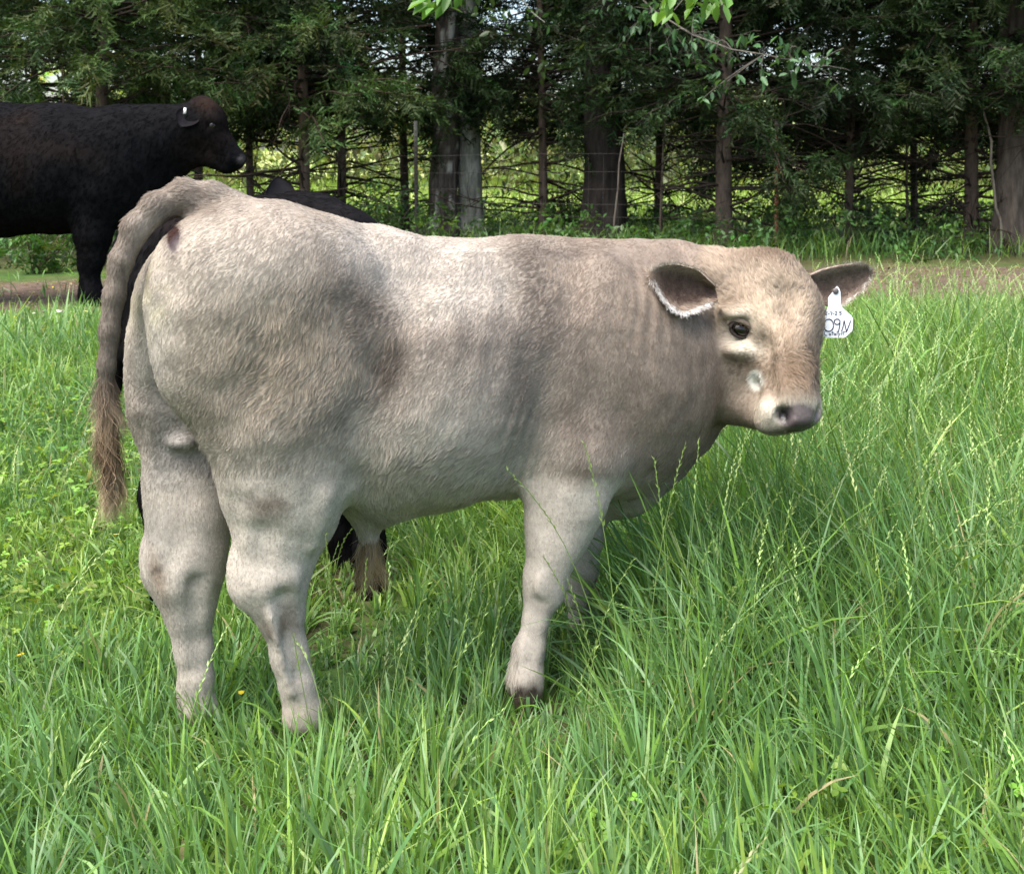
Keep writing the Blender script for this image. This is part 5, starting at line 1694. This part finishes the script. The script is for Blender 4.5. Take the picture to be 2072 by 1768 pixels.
# tall seeding ryegrass
mb = MB()
def stalk(x, y, L, az, lean, curl, c, head=0.14, w=0.0012, npt=12, dense=1.0):
    s = np.linspace(0, 1, npt)
    th = lean + curl * s ** 2.2
    st = L / (npt - 1)
    r = np.concatenate([[0], np.cumsum(np.sin(th[1:]) * st)])
    z = np.concatenate([[0], np.cumsum(np.cos(th[1:]) * st)])
    wob = 0.006 * np.sin(s * 5 + x * 40)
    pts = np.stack([x + r * math.cos(az) - wob * math.sin(az), y + r * math.sin(az) + wob * math.cos(az), gz(x, y) - 0.004 + z], -1)
    mb.tube(pts, np.linspace(w, w * 0.55, npt), 3, c, False)
    n = int(head / 0.0085 * dense)
    cum = np.linspace(0, L, npt)
    d = L - head + (np.arange(n) + 0.5) / n * head
    q = np.stack([np.interp(d, cum, pts[:, i]) for i in range(3)], -1)
    tan = unit(np.gradient(q, axis=0)) if n > 1 else np.array([[0, 0, 1.0]])
    sd = unit(np.cross(tan, np.array([0.35, 1.0, 0.1])))
    sgn = np.where(np.arange(n) % 2, 1, -1)[:, None]
    dd = tan + sd * sgn * 0.26 + rng.normal(size=(n, 3)) * 0.12
    cc_ = np.array(c) * np.array([1.5, 1.35, 1.6]) * rng.uniform(0.85, 1.2, (n, 1))
    T = np.array([[0, 0, 0], [0.45, 0.16, 0.03], [1, 0, 0], [0.45, -0.16, 0.03], [0.45, 0, 0.12]])
    scatter(mb, T, np.array([[0, 4, 1], [1, 4, 2], [2, 4, 3], [3, 4, 0]]), q, frames(dd, rng.uniform(-0.4, 0.4, n)), rng.uniform(0.011, 0.017, n) * (1 - 0.35 * np.arange(n) / n), np.clip(cc_, 0, 1))
SC = np.array([0.22, 0.33, 0.10])
def stalk_to(px0, Y0, px1, py1, Y1, bow=0.25, head=0.14, c=SC, w=0.0012):
    """a stalk from the ground to where its tip is"""
    x0 = gx_at(px0, Y0)
    a = np.array([x0, Y0, gz(x0, Y0)]); b = P(px1, py1, Y1)
    dx, dy, dz = b - a
    hd = math.hypot(dx, dy)
    L = math.sqrt(hd * hd + dz * dz) * 1.03
    az = math.atan2(dy, dx)
    ang = math.atan2(hd, dz)
    stalk(x0, Y0, L, az, max(0.0, ang - bow * 0.45), bow * 1.2, c, head, w)
HERO = [(1262, 2.06, 1018, 952, 1.98, 0.55, 0.15), (1255, 2.02, 1190, 905, 2.0, 0.25, 0.16), (1352, 2.1, 1325, 940, 2.05, 0.15, 0.14), (1300, 2.15, 1385, 912, 2.12, 0.2, 0.12),
        (905, 2.0, 962, 1170, 1.97, 0.15, 0.11), (935, 2.02, 985, 1212, 1.98, 0.2, 0.10), (870, 1.95, 872, 1228, 1.93, 0.1, 0.13), (960, 1.98, 1010, 1235, 1.95, 0.2, 0.1),
        (735, 2.05, 735, 1140, 2.0, 0.05, 0.10), (700, 2.05, 660, 1090, 2.0, 0.1, 0.10), (790, 2.0, 880, 1150, 1.96, 0.3, 0.13), (1170, 1.95, 1285, 1135, 1.9, 0.45, 0.2),
        (1120, 1.95, 1210, 1290, 1.9, 0.25, 0.12), (1215, 2.1, 1100, 1130, 2.05, 0.4, 0.1), (860, 1.9, 835, 1330, 1.86, 0.2, 0.14), (640, 1.95, 600, 1290, 1.9, 0.1, 0.08),
        (225, 2.0, 205, 1090, 1.95, 0.1, 0.05), (480, 1.9, 330, 1380, 1.85, 0.5, 0.15), (150, 1.95, 20, 1290, 1.9, 0.3, 0.12), (1225, 2.0, 1150, 1180, 1.96, 0.3, 0.13),
        (1480, 2.2, 1570, 985, 2.12, 0.5, 0.16), (1700, 2.6, 1770, 925, 2.5, 0.2, 0.16), (1900, 2.2, 1990, 1040, 2.1, 0.3, 0.16), (2010, 2.2, 2062, 960, 2.1, 0.2, 0.16), (1350, 2.1, 1440, 1105, 2.0, 0.35, 0.2), (1640, 2.3, 1440, 1200, 2.2, 0.6, 0.16)]
for (a_, b_, c_, d_, e_, f_, g_) in HERO:
    stalk_to(a_, b_, c_, d_, e_, f_, g_, SC * rng.uniform(0.85, 1.3))
n = 5000
X, Y = spots(n, 1.4, 6.8, 0.4)
k = px_of(X, Y)
pr = 0.12 + 0.85 * sm(k, 1180, 1420) * sm(Y, 1.9, 2.4) + 0.3 * sm(k, 640, 760) * (1 - sm(k, 960, 1020)) * sm(Y, 1.8, 2.0) * (1 - sm(Y, 3.4, 3.8)) + 0.35 * sm(k, 700, 900) * sm(Y, 3.0, 3.6)
q = rng.random(n) < pr * (1 - 0.9 * np.exp(-(((X + 0.47) / 0.34) ** 2 + ((Y - 2.05) / 0.35) ** 2))) * (1 - 0.9 * np.exp(-(((X - 0.03) / 0.16) ** 2 + ((Y - 2.15) / 0.4) ** 2)))
for x, y, kk in zip(X[q], Y[q], k[q]):
    tall = 0.26 + 0.20 * float(sm(kk, 1150, 1450)) * float(sm(y, 1.9, 2.3))
    stalk(x, y, tall * rng.uniform(0.7, 1.3), rng.normal() * 1.1 + (0.2 if rng.random() < 0.65 else 2.8), abs(rng.normal()) * 0.22, rng.uniform(0.1, 1.1), SC * rng.uniform(0.65, 1.35) * (1, 1 + 0.1 * rng.normal(), 1), rng.uniform(0.08, 0.17), npt=9)
mb.build('seeding_grass', M_GRASS, None, kind='stuff')

# low clover and weeds, strongest on the left
TRI = []
for a in (0, 2.09, 4.19):
    c_, s_ = math.cos(a), math.sin(a)
    v = LEAF_V * (1, 1.5, 1)
    TRI.append(np.stack([v[:, 0] * c_ - v[:, 1] * s_, v[:, 0] * s_ + v[:, 1] * c_, v[:, 2]], -1))
CL_V = np.concatenate(TRI)
CL_F = np.concatenate([LEAF_F + 6 * i for i in range(3)])
mb = MB()
n = 17000
X, Y = spots(n, 1.3, 7.0, 0.4)
k = px_of(X, Y)
q = (fbm(xy3(X, Y), 1.6, 3, 2) + 0.55 * (1 - sm(k, 250, 450)) * sm(Y, 2.2, 2.6) - 0.12 > 0.0) & (strip(X, Y) < 0.5)
X, Y = X[q], Y[q]; n = len(X)
zh = rng.uniform(0.015, 0.10, n)
d = rng.normal(size=(n, 3)) * (1, 1, 0.3)
scatter(mb, CL_V, CL_F, np.stack([X, Y, gz(X, Y) + zh], -1), frames(d, rng.uniform(-0.4, 0.4, n)), rng.uniform(0.009, 0.021, n), jitter_col((0.17, 0.28, 0.045), n, 0.28))
mb.build('clover', M_LEAF, None, kind='stuff')

# small flowers in the sward
mb = MB()
a = np.arange(6) / 6 * 2 * np.pi
FV = np.concatenate([[[0, 0, 0.1]], np.stack([np.cos(a), np.sin(a), 0.15 * np.ones(6)], -1) * np.where(np.arange(6) % 2, 1.0, 0.75)[:, None]])
FF = np.array([[0, i + 1, (i + 1) % 6 + 1] for i in range(6)])
n = 40
X, Y = spots(n, 2.0, 8.0, 0.1)
scatter(mb, FV, FF, np.stack([X, Y, gz(X, Y) + rng.uniform(0.06, 0.2, n)], -1), frames(rng.normal(size=(n, 3)) * (1, 1, 0.2), rng.uniform(-0.3, 0.3, n)), rng.uniform(0.005, 0.009, n), jitter_col((0.75, 0.60, 0.05), n, 0.1, 0.03))
n = 22
X = rng.uniform(-3.4, -2.2, n); Y = rng.uniform(6.7, 7.7, n)
scatter(mb, FV, FF, np.stack([X, Y, gz(X, Y) + rng.uniform(0.08, 0.16, n)], -1), frames(rng.normal(size=(n, 3)) * (1, 1, 0.2), rng.uniform(-0.3, 0.3, n)), rng.uniform(0.012, 0.02, n), jitter_col((0.8, 0.8, 0.7), n, 0.05, 0.02))
mb.build('wildflowers', M_LEAF, None, kind='stuff')

# grass along the fence foot and in the field behind
mb = MB()
n = 9000
Y = rng.uniform(11.6, 15.5, n); X = rng.uniform(-0.5, 0.5, n) * Y
q = (fbm(xy3(X, Y), 0.8, 3) + 0.5 * sm(X, 0.5, 2.0) * (1 - sm(X, 3.2, 4.2)) > 0.0) & (Y > 11.2 + 0.15 * X)
X, Y = X[q], Y[q]; n = len(X)
add_blades(mb, n, X, Y, rng.uniform(0.12, 0.38, n), rng.uniform(0.008, 0.014, n), np.abs(rng.normal(size=n)) * 0.3, rng.uniform(0.1, 1.2, n), grass_col(X, Y, n), 3)
mb.build('fence_grass', M_GRASS, None, kind='stuff')
mb = MB()
n = 16000
Y = 17 + 23 * rng.random(n) ** 1.6; X = rng.uniform(-0.5, 0.5, n) * Y
add_blades(mb, n, X, Y, rng.uniform(0.15, 0.4, n), rng.uniform(0.02, 0.04, n) * (Y / 20), np.abs(rng.normal(size=n)) * 0.35, rng.uniform(0.1, 1.0, n), np.tile([0.20, 0.29, 0.055], (n, 1)) * rng.uniform(0.7, 1.3, (n, 1)), 2)
mb.build('field_grass', M_GRASS, None, kind='stuff')
